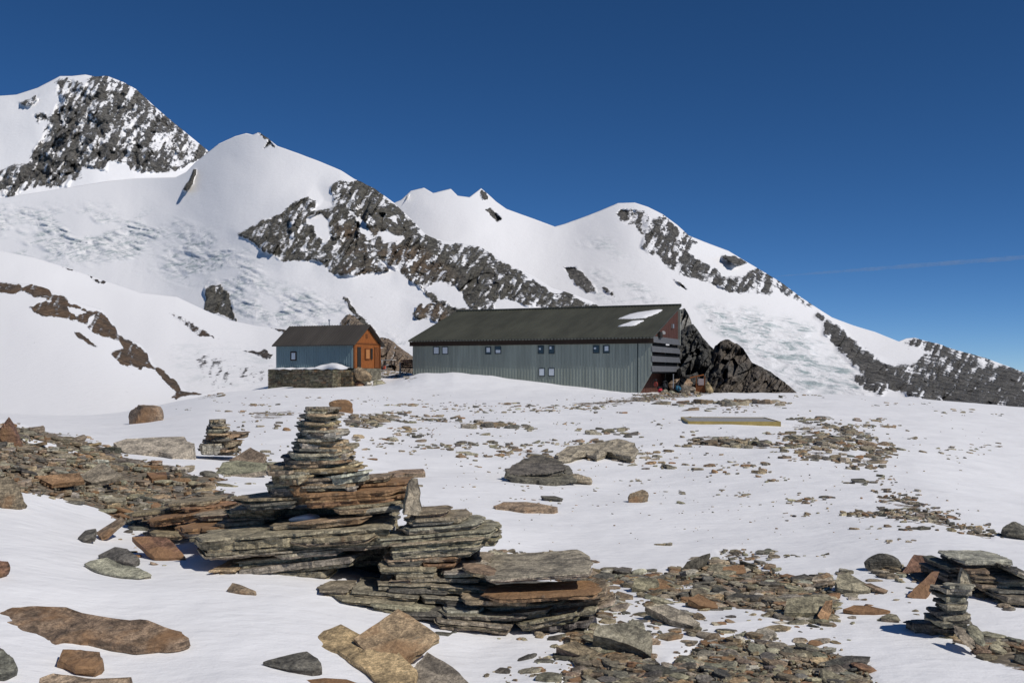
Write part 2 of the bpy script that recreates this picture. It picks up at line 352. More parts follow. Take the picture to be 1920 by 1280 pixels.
# snow dome with the long rock ridge running down behind the huts
m2 = mat_mountain('mountain_dome', 600, rock=(.19, .178, .152), rock2=(.24, .18, .13))
rkA = [(450,437),(470,423),(500,412),(530,398),(560,375),(575,370),(592,382),(583,398),(605,393),(628,385),(620,352),(640,337),(665,340),(700,352),(748,386),(790,438),(830,452),(900,462),(960,500),(1000,520),(1035,545),(1070,552),(1140,585),(1180,640),(900,680),(815,606),(800,600),(778,592),(776,572),(800,560),(765,530),(735,512),(700,513),(662,522),(632,515),(590,490),(562,490),(532,488),(500,470),(470,452)]
relief('snow_dome', -420, 1230, 1.9,
       [(-420,430),(-100,385),(0,372),(100,356),(200,340),(260,334),(330,332),(350,322),(366,305),(392,284),(410,270),(440,256),(462,250),(474,253),(485,248),(500,258),(520,274),(560,288),(600,303),(640,320),(665,336),(700,352),(740,381),(775,415),(800,442),(830,451),(870,456),(900,462),(940,485),(970,502),(1000,518),(1035,540),(1070,550),(1110,565),(1135,583),(1180,620),(1230,660)],
       [(-420,800),(1230,760)], [(-420,3400),(300,3400),(480,3000),(650,2600),(900,2000),(1230,1300)], [(-420,1500),(600,1000),(1230,600)], m2,
       rocks=[(rkA, .64, 4), ([(690,352),(740,385),(790,440),(830,470),(760,480),(700,440),(680,390)], .78, 16), ([(830,470),(920,500),(980,560),(900,580),(840,540)], .78, 16), ([(630,450),(700,430),(700,510),(640,510)], .78, 12),
              ([(386,537),(400,532),(415,533),(428,552),(436,580),(446,602),(430,598),(400,590),(386,582),(390,560)], .82, 3),
              ([(640,558),(652,562),(690,606),(712,640),(660,640),(636,608),(652,592),(668,596)], .85, 3),
              ([(343,356),(352,335),(362,318),(368,316),(358,345),(350,360)], .85, 2.5),
              ([(478,252),(490,250),(520,276),(508,272),(495,278),(500,266)], .62, 3)],
       holes=[([(577,414),(596,400),(615,412),(618,440),(610,455),(592,435)], 5), ([(706,440),(720,428),(755,442),(750,450),(720,450)], 4),
              ([(655,395),(690,430),(700,460),(672,425)], 4), ([(800,545),(815,530),(850,535),(885,575),(860,580),(820,555)], 5), ([(706,488),(760,520),(815,570),(800,572),(760,538)], 3.5),
              ([(580,500),(600,512),(630,520),(590,505)], 4), ([(940,560),(1000,575),(1100,590),(1000,600),(930,580)], 6), ([(720,405),(740,400),(745,415)], 3)],
       ices=[([(-50,385),(120,385),(300,410),(420,450),(480,500),(520,560),(400,560),(300,500),(150,490),(-50,470)], .85, 25),
             ([(370,500),(480,520),(640,570),(700,610),(560,620),(460,600),(380,540)], .8, 15), ([(720,620),(800,650),(790,690),(730,660)], .6, 12)],
       browns=[([(630,420),(760,440),(860,520),(720,530),(640,520)], 14), ([(770,565),(830,570),(850,620),(800,620)], 8)],
       bulges=[(rkA, 30, .02)], seed=5.0, big=.012, jag=1.8, power=1.25)
# smooth slope below the glacier
m4 = mat_mountain('mountain_mid', 140, rock=(.12, .10, .085), rock2=(.19, .13, .09))
relief('middle_slope', -420, 860, 2.0,
       [(-420,430),(0,470),(60,482),(120,500),(195,526),(260,548),(330,556),(390,584),(430,600),(480,611),(530,617),(640,642),(720,660),(860,700)],
       [(-420,800),(860,790)], [(-420,1000),(400,800),(860,420)], [(-420,400),(860,220)], m4,
       rocks=[([(316,585),(335,590),(350,602),(370,612),(414,637),(395,632),(372,630),(345,608)], .62, 3), ([(452,657),(480,659),(500,654),(509,664),(507,673),(485,665)], .85, 2.5),
              ([(488,604),(532,612),(532,628),(505,614)], .85, 3), ([(116,497),(150,506),(200,528),(195,531),(150,512)], .6, 2.5),
              ([(360,660),(420,670),(440,720),(400,735),(370,700)], .3, 14), ([(440,680),(510,690),(510,715),(450,715)], .3, 12)],
       ices=[([(310,640),(500,650),(520,720),(360,740)], .25, 15)], browns=[([(300,570),(440,570),(440,650),(300,650)], 10)], seed=8.0, big=.02, jag=1.0)
m5 = mat_mountain('mountain_near', 60, rock=(.15, .12, .095), rock2=(.23, .155, .10))
L5r = B([(-60,235),(0,235),(100,240),(130,270),(180,235),(240,250),(290,295),(340,305),(400,350),(490,385),(570,400),(620,460),(690,550),(780,580),(830,640),(860,700),(930,735),(1000,800),(1040,850),(1140,862),(1100,868),(950,890),(1000,850),(940,805),(900,755),(860,712),(815,715),(800,735),(700,690),(610,630),(690,610),(660,560),(540,530),(480,470),(410,460),(240,430),(160,380),(290,345),(200,335),(150,300),(60,300),(-60,290)], 0, 450, 3)
relief('near_slope', -420, 470, 1.5,
       [(-420,450),(-100,512),(0,528),(60,533),(90,542),(120,553),(150,568),(190,580),(210,603),(230,632),(262,644),(278,662),(288,683),(312,697),(333,717),(348,732),(380,737),(420,745),(470,765)],
       [(-420,815),(470,815)], [(-420,420),(200,300),(470,150)], [(-420,95),(470,95)], m5,
       rocks=[(L5r, .82, 3), (B([(400,510),(445,515),(560,605),(545,610),(500,590),(430,540)], 0, 450, 3), .8, 2)],
       holes=[(B([(390,360),(480,400),(420,430),(400,400)], 0, 450, 3), 3), (B([(500,440),(545,420),(520,480),(490,480)], 0, 450, 3), 3)],
       browns=[([(0,500),(400,500),(400,760),(0,760)], 10)], seed=11.0, big=.03, jag=1.2, power=1.5)
for nm, lb in (('far_peak', 0), ('right_mountain', 0), ('snow_dome', 0), ('middle_slope', 0), ('near_slope', 0)):
    tag(bpy.data.objects[nm], kind='structure')
bpy.data.objects['far_peak'].name = 'mountain'; bpy.data.objects['right_mountain'].name = 'mountain.001'; bpy.data.objects['snow_dome'].name = 'mountain.002'
bpy.data.objects['middle_slope'].name = 'snow_slope'; bpy.data.objects['near_slope'].name = 'snow_slope.001'
# valley far below
vb = MB(); vb.add([(-60000, -2000, -900), (60000, -2000, -900), (60000, 90000, -900), (-60000, 90000, -900)], [(0, 1, 2, 3)])
tag(vb.build('valley', mat_plain('valley_haze_blue', (.10, .13, .16), .9, .2, .0005)), kind='structure')

# ------------------------------------------------------------------ the ground of the plateau
GX = np.array([-900, -300, 0, 220, 420, 600, 740, 900, 1000, 1250, 1500, 1750, 1920, 2250, 2900.])
GY = np.log(np.array([2, 5.5, 7, 9, 14, 20, 40, 60, 80, 92, 112.]))
GZ = np.array([
 [.4, .5, .6, .9, 1.5, 1.3, .3, -1, -1.6, -2, -2.6],
 [.3, .35, .45, .65, 1.2, .9, 0, -1, -1.6, -2, -2.6],
 [.1, .25, .42, .59, 1.02, .6, -.3, -1.1, -1.75, -2.1, -2.7],
 [.05, .14, .275, .30, .58, .31, -.34, -.93, -1.47, -2, -3],
 [.05, .14, .25, .28, .42, .41, .2, .15, .1, -.1, -1],
 [.05, .1, .2, .25, .27, .36, .3, .3, .33, .35, 1.8],
 [0, .05, .1, .1, .1, .15, .1, .08, .12, .5, 2.0],
 [0, 0, 0, 0, 0, .05, .05, .08, .05, 0, .1],
 [0, 0, 0, -.1, -.05, 0, 0, .03, 0, -.05, -.1],
 [0, 0, 0, -.1, -.1, -.1, -.05, 0, 0, -.1, -.2],
 [0, 0, 0, -.05, -.1, -.1, -.1, -.05, 0, -.15, -.5],
 [0, 0, 0, 0, -.1, -.3, -.5, -.4, -.45, -.8, -2],
 [0, 0, 0, -.05, -.25, -.6, -.9, -.85, -1.1, -1.5, -3],
 [0, 0, 0, -.1, -.5, -1.2, -1.8, -2, -2.4, -3, -5],
 [0, 0, 0, -.1, -.9, -1.9, -3, -3.6, -4, -5, -8]])
def pchip(xs, T, x):       # smooth interpolation along axis 0 of T
    i = np.clip(np.searchsorted(xs, x)-1, 0, len(xs)-2)
    h = xs[i+1]-xs[i]; t = np.clip((x-xs[i])/h, 0, 1)
    m = np.gradient(T, xs, axis=0)
    return i, t, h, m
def gz(x, y):
    x, y = np.broadcast_arrays(np.asarray(x, float), np.asarray(y, float))
    yy = np.maximum(y, .5); px = np.clip(x/yy*F+CX, GX[0], GX[-1]); ly = np.clip(np.log(yy), GY[0], GY[-1])
    i, t, h, m = pchip(GX, GZ, px)
    h00, h10, h01, h11 = 2*t**3-3*t*t+1, t**3-2*t*t+t, -2*t**3+3*t*t, t**3-t*t
    col = h00[..., None]*GZ[i]+(h10*h)[..., None]*m[i]+h01[..., None]*GZ[i+1]+(h11*h)[..., None]*m[i+1]
    j = np.clip(np.searchsorted(GY, ly)-1, 0, len(GY)-2); hy = GY[j+1]-GY[j]; u = np.clip((ly-GY[j])/hy, 0, 1)
    a = np.take_along_axis(col, j[..., None], -1)[..., 0]; b = np.take_along_axis(col, (j+1)[..., None], -1)[..., 0]
    dm = np.gradient(GZ, GY, axis=1)
    ma = (1-t)*dm[i, j]+t*dm[i+1, j]; mb = (1-t)*dm[i, j+1]+t*dm[i+1, j+1]
    z = (2*u**3-3*u*u+1)*a+(u**3-2*u*u+u)*hy*ma+(-2*u**3+3*u*u)*b+(u**3-u*u)*hy*mb
    # drift of snow in front of the long hut
    A = ip([(700, 0), (735, .35), (770, .95), (800, 1.35), (850, 1.66), (920, 1.50), (1000, 1.05), (1100, .45), (1180, .05), (1230, 0)], px)
    yc = ip([(700, 95), (1220, 87)], px)
    z = z+A*np.exp(-np.where(y < yc, ((y-yc)/7.5)**2, ((y-yc)/6.0)**2))
    z = z+np.where(y > 112, -(y-112)**1.25*.12, 0)
    z = z+(fbm(x*.45, y*.45, 3, 3)-.5)*.10*np.clip(y/12, .5, 1.6)+(fbm(x*1.7, y*1.7, 6, 3)-.5)*.035
    return z
_YS = np.exp(np.linspace(math.log(2.2), math.log(125), 1400))
_PX = np.arange(-900, 2900, 6.0); _ZT = gz((_PX[:, None]-CX)/F*_YS[None], np.broadcast_to(_YS[None], (len(_PX), len(_YS))))
def hit(px, py):
    """where the sight line through a photo pixel meets the ground"""
    u = (px-CX)/F; q = min(max((px+900)/6, 0), len(_PX)-2); i = int(q); zg = _ZT[i]*(1-q+i)+_ZT[i+1]*(q-i); zr = EYE-(py-HY)/F*_YS
    k = np.argmax(zr <= zg)
    if zr[k] > zg[k]: k = len(_YS)-5
    Y = _YS[k]; return Vector((u*Y, Y, float(zg[k])))

bare_polys = [
 ([(420,760),(700,745),(1000,748),(1300,745),(1500,742),(1700,780),(1700,900),(1900,1000),(1750,1000),(1500,960),(1300,900),(1000,870),(700,880),(480,900),(380,850)], .235, 20),  # (outline read off the photograph, density, softness in metres-ish)
 ([(-400,770),(0,798),(60,803),(110,812),(165,826),(215,845),(250,860),(330,872),(420,900),(440,935),(520,950),(400,1010),(330,1005),(280,1000),(215,975),(190,950),(130,935),(70,922),(0,915),(-400,940)], .95, 14),
 ([(925,1034),(1000,1048),(1060,1052),(1100,1062),(1180,1078),(1250,1078),(1290,1066),(1330,1046),(1380,1052),(1440,1064),(1480,1082),(1560,1090),(1562,1160),(1500,1165),(1430,1140),(1330,1128),(1250,1120),(1200,1165),(1130,1180),(1080,1100)], .80, 12),
 ([(700,1330),(860,1290),(960,1250),(1040,1215),(1100,1185),(1180,1200),(1240,1250),(1300,1205),(1380,1190),(1460,1205),(1560,1220),(1600,1240),(1650,1290),(1700,1340)], .85, 14),
 ([(1560,1070),(1700,1062),(1860,1078),(1960,1090),(1960,1150),(1880,1135),(1760,1090),(1640,1082)], .55, 12),
 ([(1770,1175),(1830,1185),(1960,1215),(1960,1262),(1850,1238),(1790,1205)], .6, 10),
 ([(1190,742),(1230,735),(1330,733),(1335,739),(1260,748),(1180,756),(1080,762),(1060,757)], .62, 4),
 ([(690,695),(775,690),(778,712),(700,708)], .55, 5),
 ([(650,775),(720,770),(730,795),(700,805),(650,800)], .5, 6), ([(470,770),(560,768),(570,782),(470,785)], .5, 5),
 ([(400,860),(470,845),(530,870),(480,890),(420,885)], .75, 8), ([(1480,785),(1560,790),(1670,835),(1650,850),(1630,880),(1600,850),(1540,870),(1490,855),(1470,830),(1490,805)], .42, 10),
 ([(1300,818),(1380,815),(1450,835),(1440,842),(1300,832)], .55, 4), ([(1250,752),(1470,752),(1465,768),(1350,766),(1250,764)], .40, 5),
 ([(1640,920),(1700,930),(1760,965),(1860,1000),(1860,1010),(1760,985),(1660,945)], .5, 6), ([(1560,950),(1680,955),(1740,985),(1600,975)], .4, 6),
 ([(1340,1030),(1450,1036),(1440,1052),(1350,1052)], .45, 6), ([(780,780),(1000,790),(1000,805),(870,798),(780,790)], .42, 5), ([(750,755),(1100,765),(1100,778),(750,768)], .28, 6),
 ([(940,835),(1010,835),(1010,855),(940,850)], .42, 6), ([(340,735),(400,732),(420,745),(350,748)], .5, 5),
]
snow_polys = [([(1105,1130),(1180,1120),(1260,1150),(1330,1150),(1440,1150),(1540,1190),(1480,1205),(1380,1180),(1300,1200),(1250,1235),(1200,1200),(1180,1230),(1120,1190)], 10),
 ([(1140,1085),(1230,1110),(1290,1130),(1200,1130),(1120,1115)], 6), ([(1240,1092),(1310,1095),(1300,1104),(1245,1102)], 4),
 ([(1040,1290),(1080,1240),(1030,1205),(960,1190),(860,1185),(880,1290)], 12), ([(230,852),(330,850),(440,850),(470,880),(400,885),(350,870),(280,866)], 6),
 ([(375,905),(470,900),(520,930),(440,935),(400,925)], 6), ([(270,950),(310,950),(300,962),(275,962)], 4), ([(110,842),(150,843),(150,848),(110,848)], 3),
 ([(20,812),(110,830),(110,840),(30,822)], 4)]
def build_ground():
    px = np.arange(-700, 2640, 3.2)
    ys = np.exp(np.arange(math.log(1.6), math.log(420), .0075))
    PX, Y = np.meshgrid(px, ys); X = (PX-CX)/F*Y
    Z = gz(X, Y); PY = HY+(EYE-Z)/Y*F
    bare = np.zeros(Z.shape); near = (Y < 125)
    wx = (fbm(X*1.2, Y*1.2, 40, 4)-.5)*40; wy = (fbm(X*1.2, Y*1.2, 50, 4)-.5)*18
    for poly, dens, soft in bare_polys:
        bare = np.maximum(bare, sst(-soft, soft, sdf(poly, PX+wx, PY+wy))*dens)
    for poly, soft in snow_polys: bare *= 1-sst(-soft, soft, sdf(poly, PX+wx*.5, PY+wy*.5))*.95
    bare *= near
    Z = Z-bare*.02*np.clip(Y/8, 1, 3)
    V = np.stack([X, Y, Z], -1)
    o = grid_mesh('ground', V, {'bare': bare}, M_GROUND, True)
    tag(o, kind='structure')
build_ground()

# ------------------------------------------------------------------ stones
TINTS = dict(grey=(.325,.29,.225), green=(.325,.285,.205), dark=(.15,.14,.12), brown=(.30,.235,.165), tan=(.40,.30,.19),
             rust=(.34,.215,.125), pale=(.40,.375,.31), red=(.22,.125,.09))
RUSTV = dict(grey=.15, green=.15, dark=.0, brown=.4, tan=.4, rust=.62, pale=.1, red=.6)
def tint(kind, rg, var=.18):
    b = np.array(TINTS[kind])*(1+rg.uniform(-var, var)); return np.array([*(b*(1+rg.uniform(-.05, .05, 3))), min(1, max(0, RUSTV[kind]+rg.uniform(-.15, .15)))])
def layered(outline, T, layers, rg, kind, ledge=.03, zoff=None, top_rough=.012):
    """a bed of schist: an outline cut into thin layers whose edges step in and out"""
    O = np.array(outline, float); n = len(O); c = O.mean(0)
    size = np.sqrt(((O-c)**2).sum(1)).mean()
    zt = np.zeros(n) if zoff is None else zoff
    cuts = np.sort(np.concatenate([[0, 1], rg.uniform(.1, .9, max(0, layers-1))]))
    V, C, rings = [], [], []
    for k in range(layers):
        off = rg.uniform(0, ledge) if k else 0.0
        jit = (fbm(np.arange(n)*.45, k*7.3+rg.uniform(0, 50), 0, 4, .65)-.5)*ledge*2.6
        d = O-c; L = np.sqrt((d**2).sum(1))[:, None]+1e-9
        R = c+d*(1-(off+jit[:, None])/np.maximum(L, .02)).clip(.3, 1.25)
        col = tint(kind, rg, .2)
        e = min(.006, T*.12)
        for q, (zz, shr) in enumerate(((cuts[k], .985 if k == 0 else 1.0), (cuts[k+1], 1.0))):
            jz = (fbm(np.arange(n)*.6, k*3.1+q+rg.uniform(0, 9), 0, 2)-.5)*T*.10
            rr = c+(R-c)*shr
            V.append(np.column_stack([rr, zt*0-zz*T*(1+zt)+(jz if (k or q) else 0)])); C.append(np.tile(col, (n, 1)))
            rings.append(len(V)-1)
    # top: inset rings with a rough surface
    base = V[0]; tops = []; zseed = rg.uniform(0, 40)
    for s_ in (.9, .72, .52, .3, .12):
        r = c+(O-c)*s_
        z = (fbm(r[:, 0]*3+3, r[:, 1]*3, zseed, 4)-.5)*top_rough*2.6
        tops.append(np.column_stack([r, z])); 
    colt = C[0][0]
    allv = tops[::-1]+V
    vv = np.concatenate(allv+[np.array([[c[0], c[1], 0.0]]), np.array([[c[0], c[1], V[-1][:, 2].mean()]])])
    cc = np.concatenate([np.tile(colt, (5*n, 1))]+C+[np.tile(colt, (2, 1))])
    f = []; m = len(allv)
    for k in range(m-1):
        for i in range(n):
            a, b = k*n+i, k*n+(i+1) % n
            f.append((a, a+n, b+n, b))
    ct, cb = m*n, m*n+1
    for i in range(n):
        f.append((ct, i, (i+1) % n)); f.append((cb, (m-1)*n+(i+1) % n, (m-1)*n+i))
    return vv, f, cc
def slab_outline(L, D, rg, tl=.0, tr=.0, n=30, rough=.05):
    P = []
    per = 2*(L+D); k1 = max(6, int(n*L/per)); k2 = max(3, int(n*D/per))
    for i in range(k1): P.append((L*i/k1, 0))
    for i in range(k2): P.append((L, D*i/k2))
    for i in range(k1): P.append((L-L*i/k1, D))
    for i in range(k2): P.append((0, D-D*i/k2))
    P = np.array(P, float); s = rg.uniform(0, 99); m = len(P); t = np.arange(m)
    amp = rough*min(L, 4*D); fr = 24.0/m
    P[:, 0] += (fbm(t*.55*fr, s, 0, 5, .6)-.5)*amp*2.2; P[:, 1] += (fbm(t*.5*fr, s+9, 0, 5, .65)-.5)*amp*1.6
    x = np.clip(P[:, 0]/L, 0.0, 1)
    wl_ = np.clip(x/tl, .12, 1)**.42 if tl > 0 else 1; wr_ = np.clip((1-x)/tr, .12, 1)**.42 if tr > 0 else 1
    P[:, 1] = D*.42+(P[:, 1]-D*.42)*wl_*wr_
    th = (wl_*wr_) if (tl > 0 or tr > 0) else np.ones(m)
    return P, np.clip(np.asarray(th)*np.ones(m), .3, 1)
def screen_slab(name, parent, xl, yl, xr, yr, th, Y, depth, kind, tl=0.0, tr=0.0, layers=None, dY=0.0, tilt=0.0, seed=0, rough=.05, mb=None, origin=None):
    """a slab whose upper front edge runs between two points of the photograph at distance Y"""
    rg = np.random.default_rng(int(xl*7+yl*13+xr*3+seed))
    a, b = P3(xl, yl, Y), P3(xr, yr, Y+dY)
    L = (b-a).length; T = th/F*Y
    layers = layers or int(np.clip(round(th/3.5), 1, 9))
    O, thv = slab_outline(L, depth, rg, tl, tr, n=int(np.clip((L+depth)*75, 26, 130)), rough=rough)
    v, f, c = layered(O, T, layers, rg, kind, ledge=min(.05, .45*T+.008))
    # thin towards pointed ends
    if tl or tr:
        x = np.clip(v[:, 0]/L, 0, 1); s = np.ones(len(v))
        if tl: s *= np.clip(x/tl, .25, 1)**.6
        if tr: s *= np.clip((1-x)/tr, .25, 1)**.6
        v[:, 2] *= s
    ex = (b-a).normalized(); ey = Vector((0, 0, 1)).cross(ex).normalized(); ey = (ey+Vector((0, 0, tilt))).normalized(); ez = ex.cross(ey).normalized()
    M = Matrix(((ex.x, ey.x, ez.x, a.x), (ex.y, ey.y, ez.y, a.y), (ex.z, ey.z, ez.z, a.z), (0, 0, 0, 1)))
    if mb is not None:
        vv = np.array([tuple(M @ Vector(p)) for p in v]); mb.add(vv, f, c); return None
    m_ = MB(); m_.add(v, f, c); o = m_.build(name, M_STONE)
    o.matrix_world = M
    if parent is not None:
        o.parent = parent; o.matrix_parent_inverse = Matrix.Translation(-parent.location)
    return o
def facet_rock(rg, sx, sy, sz, nu=14, nv=9, npl=12, sharp=1.0):
    """angular boulder: a sphere cut by random planes, roughened"""
    th = np.linspace(0, math.pi, nv); ph = np.linspace(0, 2*math.pi, nu, endpoint=False)
    d = np.array([(math.sin(t)*math.cos(p), math.sin(t)*math.sin(p), math.cos(t)) for t in th[1:-1] for p in ph]+[(0, 0, 1), (0, 0, -1)])
    nn = rg.normal(size=(npl, 3)); nn /= np.linalg.norm(nn, axis=1)[:, None]
    hh = rg.uniform(.45, .95, npl)
    q = d @ nn.T; r = np.where(q > .05, hh/np.maximum(q, .05), 9).min(1); r = np.minimum(r, 1.3)
    r *= 1+(rg.random(len(d))-.5)*.07*sharp
    v = d*r[:, None]*np.array([sx, sy, sz])
    f = []; R = nv-2
    for k in range(R-1):
        for i in range(nu):
            a, b = k*nu+i, k*nu+(i+1) % nu; f.append((a, a+nu, b+nu, b))
    for i in range(nu):
        f.append((R*nu, i, (i+1) % nu)); f.append((R*nu+1, (R-1)*nu+(i+1) % nu, (R-1)*nu+i))
    return v, f
def flat_stone(rg, L, W, T, kind):
    """a loose broken plate: angular outline, slightly bevelled, with a step in its side"""
    n = int(rg.integers(7, 12)); ang = np.sort(rg.uniform(0, 2*math.pi, n)+0.0)
    ang = np.linspace(0, 2*math.pi, n, endpoint=False)+rg.uniform(-.28, .28, n)
    r = rg.uniform(.72, 1.05, n); p = rg.uniform(2.2, 5)
    sq = (np.abs(np.cos(ang))**p+np.abs(np.sin(ang))**p)**(-1/p)
    x, y = np.cos(ang)*r*sq*L/2, np.sin(ang)*r*sq*W/2
    tz = rg.uniform(-.12, .12, 2)
    def ring(s, z): return np.column_stack([x*s*(1+rg.uniform(-.03, .03, n)), y*s*(1+rg.uniform(-.03, .03, n)), np.full(n, z)+tz[0]*x+tz[1]*y+rg.uniform(-.06, .06, n)*T])
    R = [ring(.82, T*.98), ring(1.0, T*.80), ring(1.04 if rg.random() < .5 else .93, T*.35), ring(.92, -T*.3)]
    v = np.concatenate(R+[np.array([[0, 0, T*(1+rg.uniform(-.05, .08))]])])
    f = []
    for k in range(3):
        for i in range(n):
            a, b = k*n+i, k*n+(i+1) % n; f.append((a, a+n, b+n, b))
    for i in range(n): f.append((4*n, i, (i+1) % n))
    f.append(tuple(3*n+i for i in range(n-1, -1, -1)))
    return v, f, np.tile(tint(kind, rg, .3), (len(v), 1))
def rotm(rz, rx=0, ry=0): return (Matrix.Rotation(rz, 3, 'Z') @ Matrix.Rotation(rx, 3, 'X') @ Matrix.Rotation(ry, 3, 'Y'))
def npm(M, v, t): return v @ np.array(M).T+np.array(t)

# --- slabs and boulders the photograph shows one by one: outlines laid on a plane at their own place
def poly_slab(name, pts, T, kind, a=0.0, b=0.0, label='', cat='rock', group=None, lift=0.0, anchor=None, layers=2, ledge=.012, par=None, sub=3, top_rough=.012):
    """outline (photo points) cut out of a plane through the ground, sloping a (to the right) and b (away)"""
    P = np.array(pts, float)
    an = P[P[:, 1].argmax()] if anchor is None else np.array(anchor, float)
    g = hit(*an); z0 = g.z+lift
    # subdivide and roughen the outline
    Q = []
    for i in range(len(P)):
        p, q = P[i], P[(i+1) % len(P)]
        for k in range(sub): Q.append(p+(q-p)*k/sub)
    Q = np.array(Q); rg = np.random.default_rng(int(P.sum()))
    ext = np.ptp(P, 0); k = np.arange(len(Q))
    Q[:, 0] += (fbm(k*.7, P.sum(), 0, 2)-.5)*ext[0]*.03; Q[:, 1] += (fbm(k*.7, P.sum()+8, 0, 2)-.5)*ext[1]*.04
    W = []
    for (px, py) in Q:
        u, v_ = (px-CX)/F, (py-HY)/F
        # EYE - v Y = z0 + a (uY-gx) + b (Y-gy)
        Y = (EYE-z0+a*g.x+b*g.y)/(v_+a*u+b); W.append((u*Y, Y, EYE-v_*Y))
    W = np.array(W); c = W.mean(0)
    nz = Vector((-a, -b, 1)).normalized(); ex = Vector((1, 0, a)).normalized(); ey = nz.cross(ex).normalized()
    Rm = Matrix(((ex.x, ey.x, nz.x), (ex.y, ey.y, nz.y), (ex.z, ey.z, nz.z)))
    loc = (W-c) @ np.array(Rm)
    O = loc[:, :2]
    area = .5*np.sum(O[:, 0]*np.roll(O[:, 1], -1)-O[:, 1]*np.roll(O[:, 0], -1))
    if area < 0: O = O[::-1]
    v, f, cc = layered(O, T, layers, rg, kind, ledge=ledge, top_rough=top_rough)
    m = MB(); m.add(v, f, cc); o = m.build(name, M_STONE, None)
    M4 = Rm.to_4x4(); M4.translation = Vector(c); o.matrix_world = M4
    if par is not None: o.parent = par; o.matrix_parent_inverse = Matrix.Translation(-par.location)
    elif label: tag(o, label, cat, group)
    return o
def boulder(name, px, py, w_, h_, kind, label, cat='rock', depth=1.0, seed=0, squash=1.0, group=None, npl=12, rz=0.0, sink=.25):
    """angular boulder whose foot stands at a photo point, w by h photo pixels"""
    g = hit(px, py); W, H = w_/F*g.y, h_/F*g.y
    rg = np.random.default_rng(int(px*3+py*11+seed))
    v, f = facet_rock(rg, W*.66, W*.55*depth, H*(.74+sink*.6), 26, 17, max(7, npl-4), .5)
    v = v @ np.array(rotm(rz)).T
    c = np.tile(tint(kind, rg), (len(v), 1))
    m = MB(); m.add(v, f, c); o = m.build(name, M_STONE if g.y < 25 else M_STONE_FAR)
    o.location = (g.x, g.y+W*.3*depth, g.z+H*(.5-sink*.5)); tag(o, label, cat, group); return o

#  ---------- foreground, left and middle
poly_slab('rock_slab', [(745,1140),(765,1150),(822,1190),(790,1215),(765,1232),(748,1253),(700,1235),(662,1196),(710,1162)], .05, 'tan', 0, .32, 'tan orange diamond-shaped slab lying against the layered outcrop', lift=.06, layers=2)
poly_slab('rock_slab', [(588,1210),(592,1196),(604,1180),(640,1169),(672,1186),(700,1197),(742,1215),(768,1242),(784,1256),(770,1292),(715,1292),(690,1262),(655,1240),(630,1224),(606,1216)], .05, 'tan', .05, .16, 'long mottled tan slab half in the snow in front of the diamond-shaped slab', lift=.04, layers=2, top_rough=.02)
poly_slab('rock_slab', [(770,1295),(768,1262),(785,1238),(802,1222),(850,1250),(882,1280),(890,1300)], .05, 'grey', 0, .2, 'smooth grey slab at the bottom edge right of the tan slabs', lift=.03)
poly_slab('rock_slab', [(493,1240),(520,1231),(545,1226),(575,1221),(596,1233),(603,1246),(585,1252),(545,1250)], .05, 'dark', 0, .12, 'dark grey stone poking out of the snow left of the tan slabs', lift=.05)
poly_slab('rock_slab', [(422,1255),(470,1259),(510,1268),(560,1276),(610,1270),(650,1272),(700,1288),(700,1310),(470,1310)], .06, 'rust', .02, .15, 'rusty brown slab along the bottom edge in the snow', lift=.03)
poly_slab('rock_slab', [(-10,1160),(0,1147),(22,1138),(70,1134),(125,1137),(168,1152),(230,1160),(290,1168),(340,1184),(358,1196),(338,1205),(300,1207),(258,1211),(225,1207),(165,1196),(125,1200),(100,1210),(68,1206),(30,1182)], .10, 'brown', -.02, .22, 'long brown and rust slab in the snow at the lower left', lift=.07, layers=3, top_rough=.05)
poly_slab('rock_slab', [(108,1242),(118,1217),(150,1218),(185,1222),(196,1234),(178,1252),(140,1254)], .07, 'rust', 0, .25, 'small rusty stone in the snow below the long brown slab', lift=.05, top_rough=.03)
poly_slab('rock_slab', [(68,1300),(72,1270),(100,1261),(140,1266),(175,1272),(250,1268),(255,1300)], .08, 'brown', 0, .2, 'dark brown stone cut by the bottom edge at the left', lift=.05, top_rough=.03)
poly_slab('rock_slab', [(248,1006),(280,1004),(312,1006),(328,1018),(348,1044),(320,1046),(290,1045),(268,1026)], .05, 'red', -.05, .42, 'red brown tilted slab left of the layered outcrop', lift=.08)
poly_slab('rock_slab', [(158,1056),(176,1048),(200,1044),(232,1058),(262,1064),(284,1076),(262,1083),(225,1080),(180,1070)], .06, 'grey', 0, .2, 'low grey slab in the snow left of the red brown slab', lift=.03)
poly_slab('rock_slab', [(182,1040),(215,1024),(240,1028),(262,1046),(250,1058),(215,1048)], .05, 'dark', .1, .4, 'dark tilted stone just above the low grey slab', lift=.06)
poly_slab('rock_slab', [(425,1105),(436,1092),(448,1095),(480,1108),(478,1112),(450,1110)], .03, 'brown', 0, .3, 'small pointed stone alone in the snow below the outcrop', lift=.03)
boulder('boulder', 6, 830, 42, 42, 'red', 'dark red boulder at the left edge on top of the scree', depth=1)
boulder('boulder', 12, 952, 50, 38, 'brown', 'round brown boulder in the snow at the left edge', depth=1)
boulder('boulder', -4, 1085, 22, 30, 'red', 'reddish stone cut by the left edge in the snow', depth=1)
boulder('boulder', 2, 1272, 44, 40, 'dark', 'dark boulder in the bottom left corner', depth=1)
poly_slab('rock_slab', [(212,830),(235,822),(290,819),(346,818),(352,827),(366,831),(363,843),(342,850),(322,856),(300,846),(262,848),(238,850),(222,842)], .30, 'pale', 0, .25, 'broad flat pale slab lying at the top of the scree beside the small cairn', lift=.22, layers=3)
boulder('boulder', 268, 793, 40, 30, 'brown', 'lone rust and grey boulder on the smooth snow above the scree', depth=.9, npl=8)
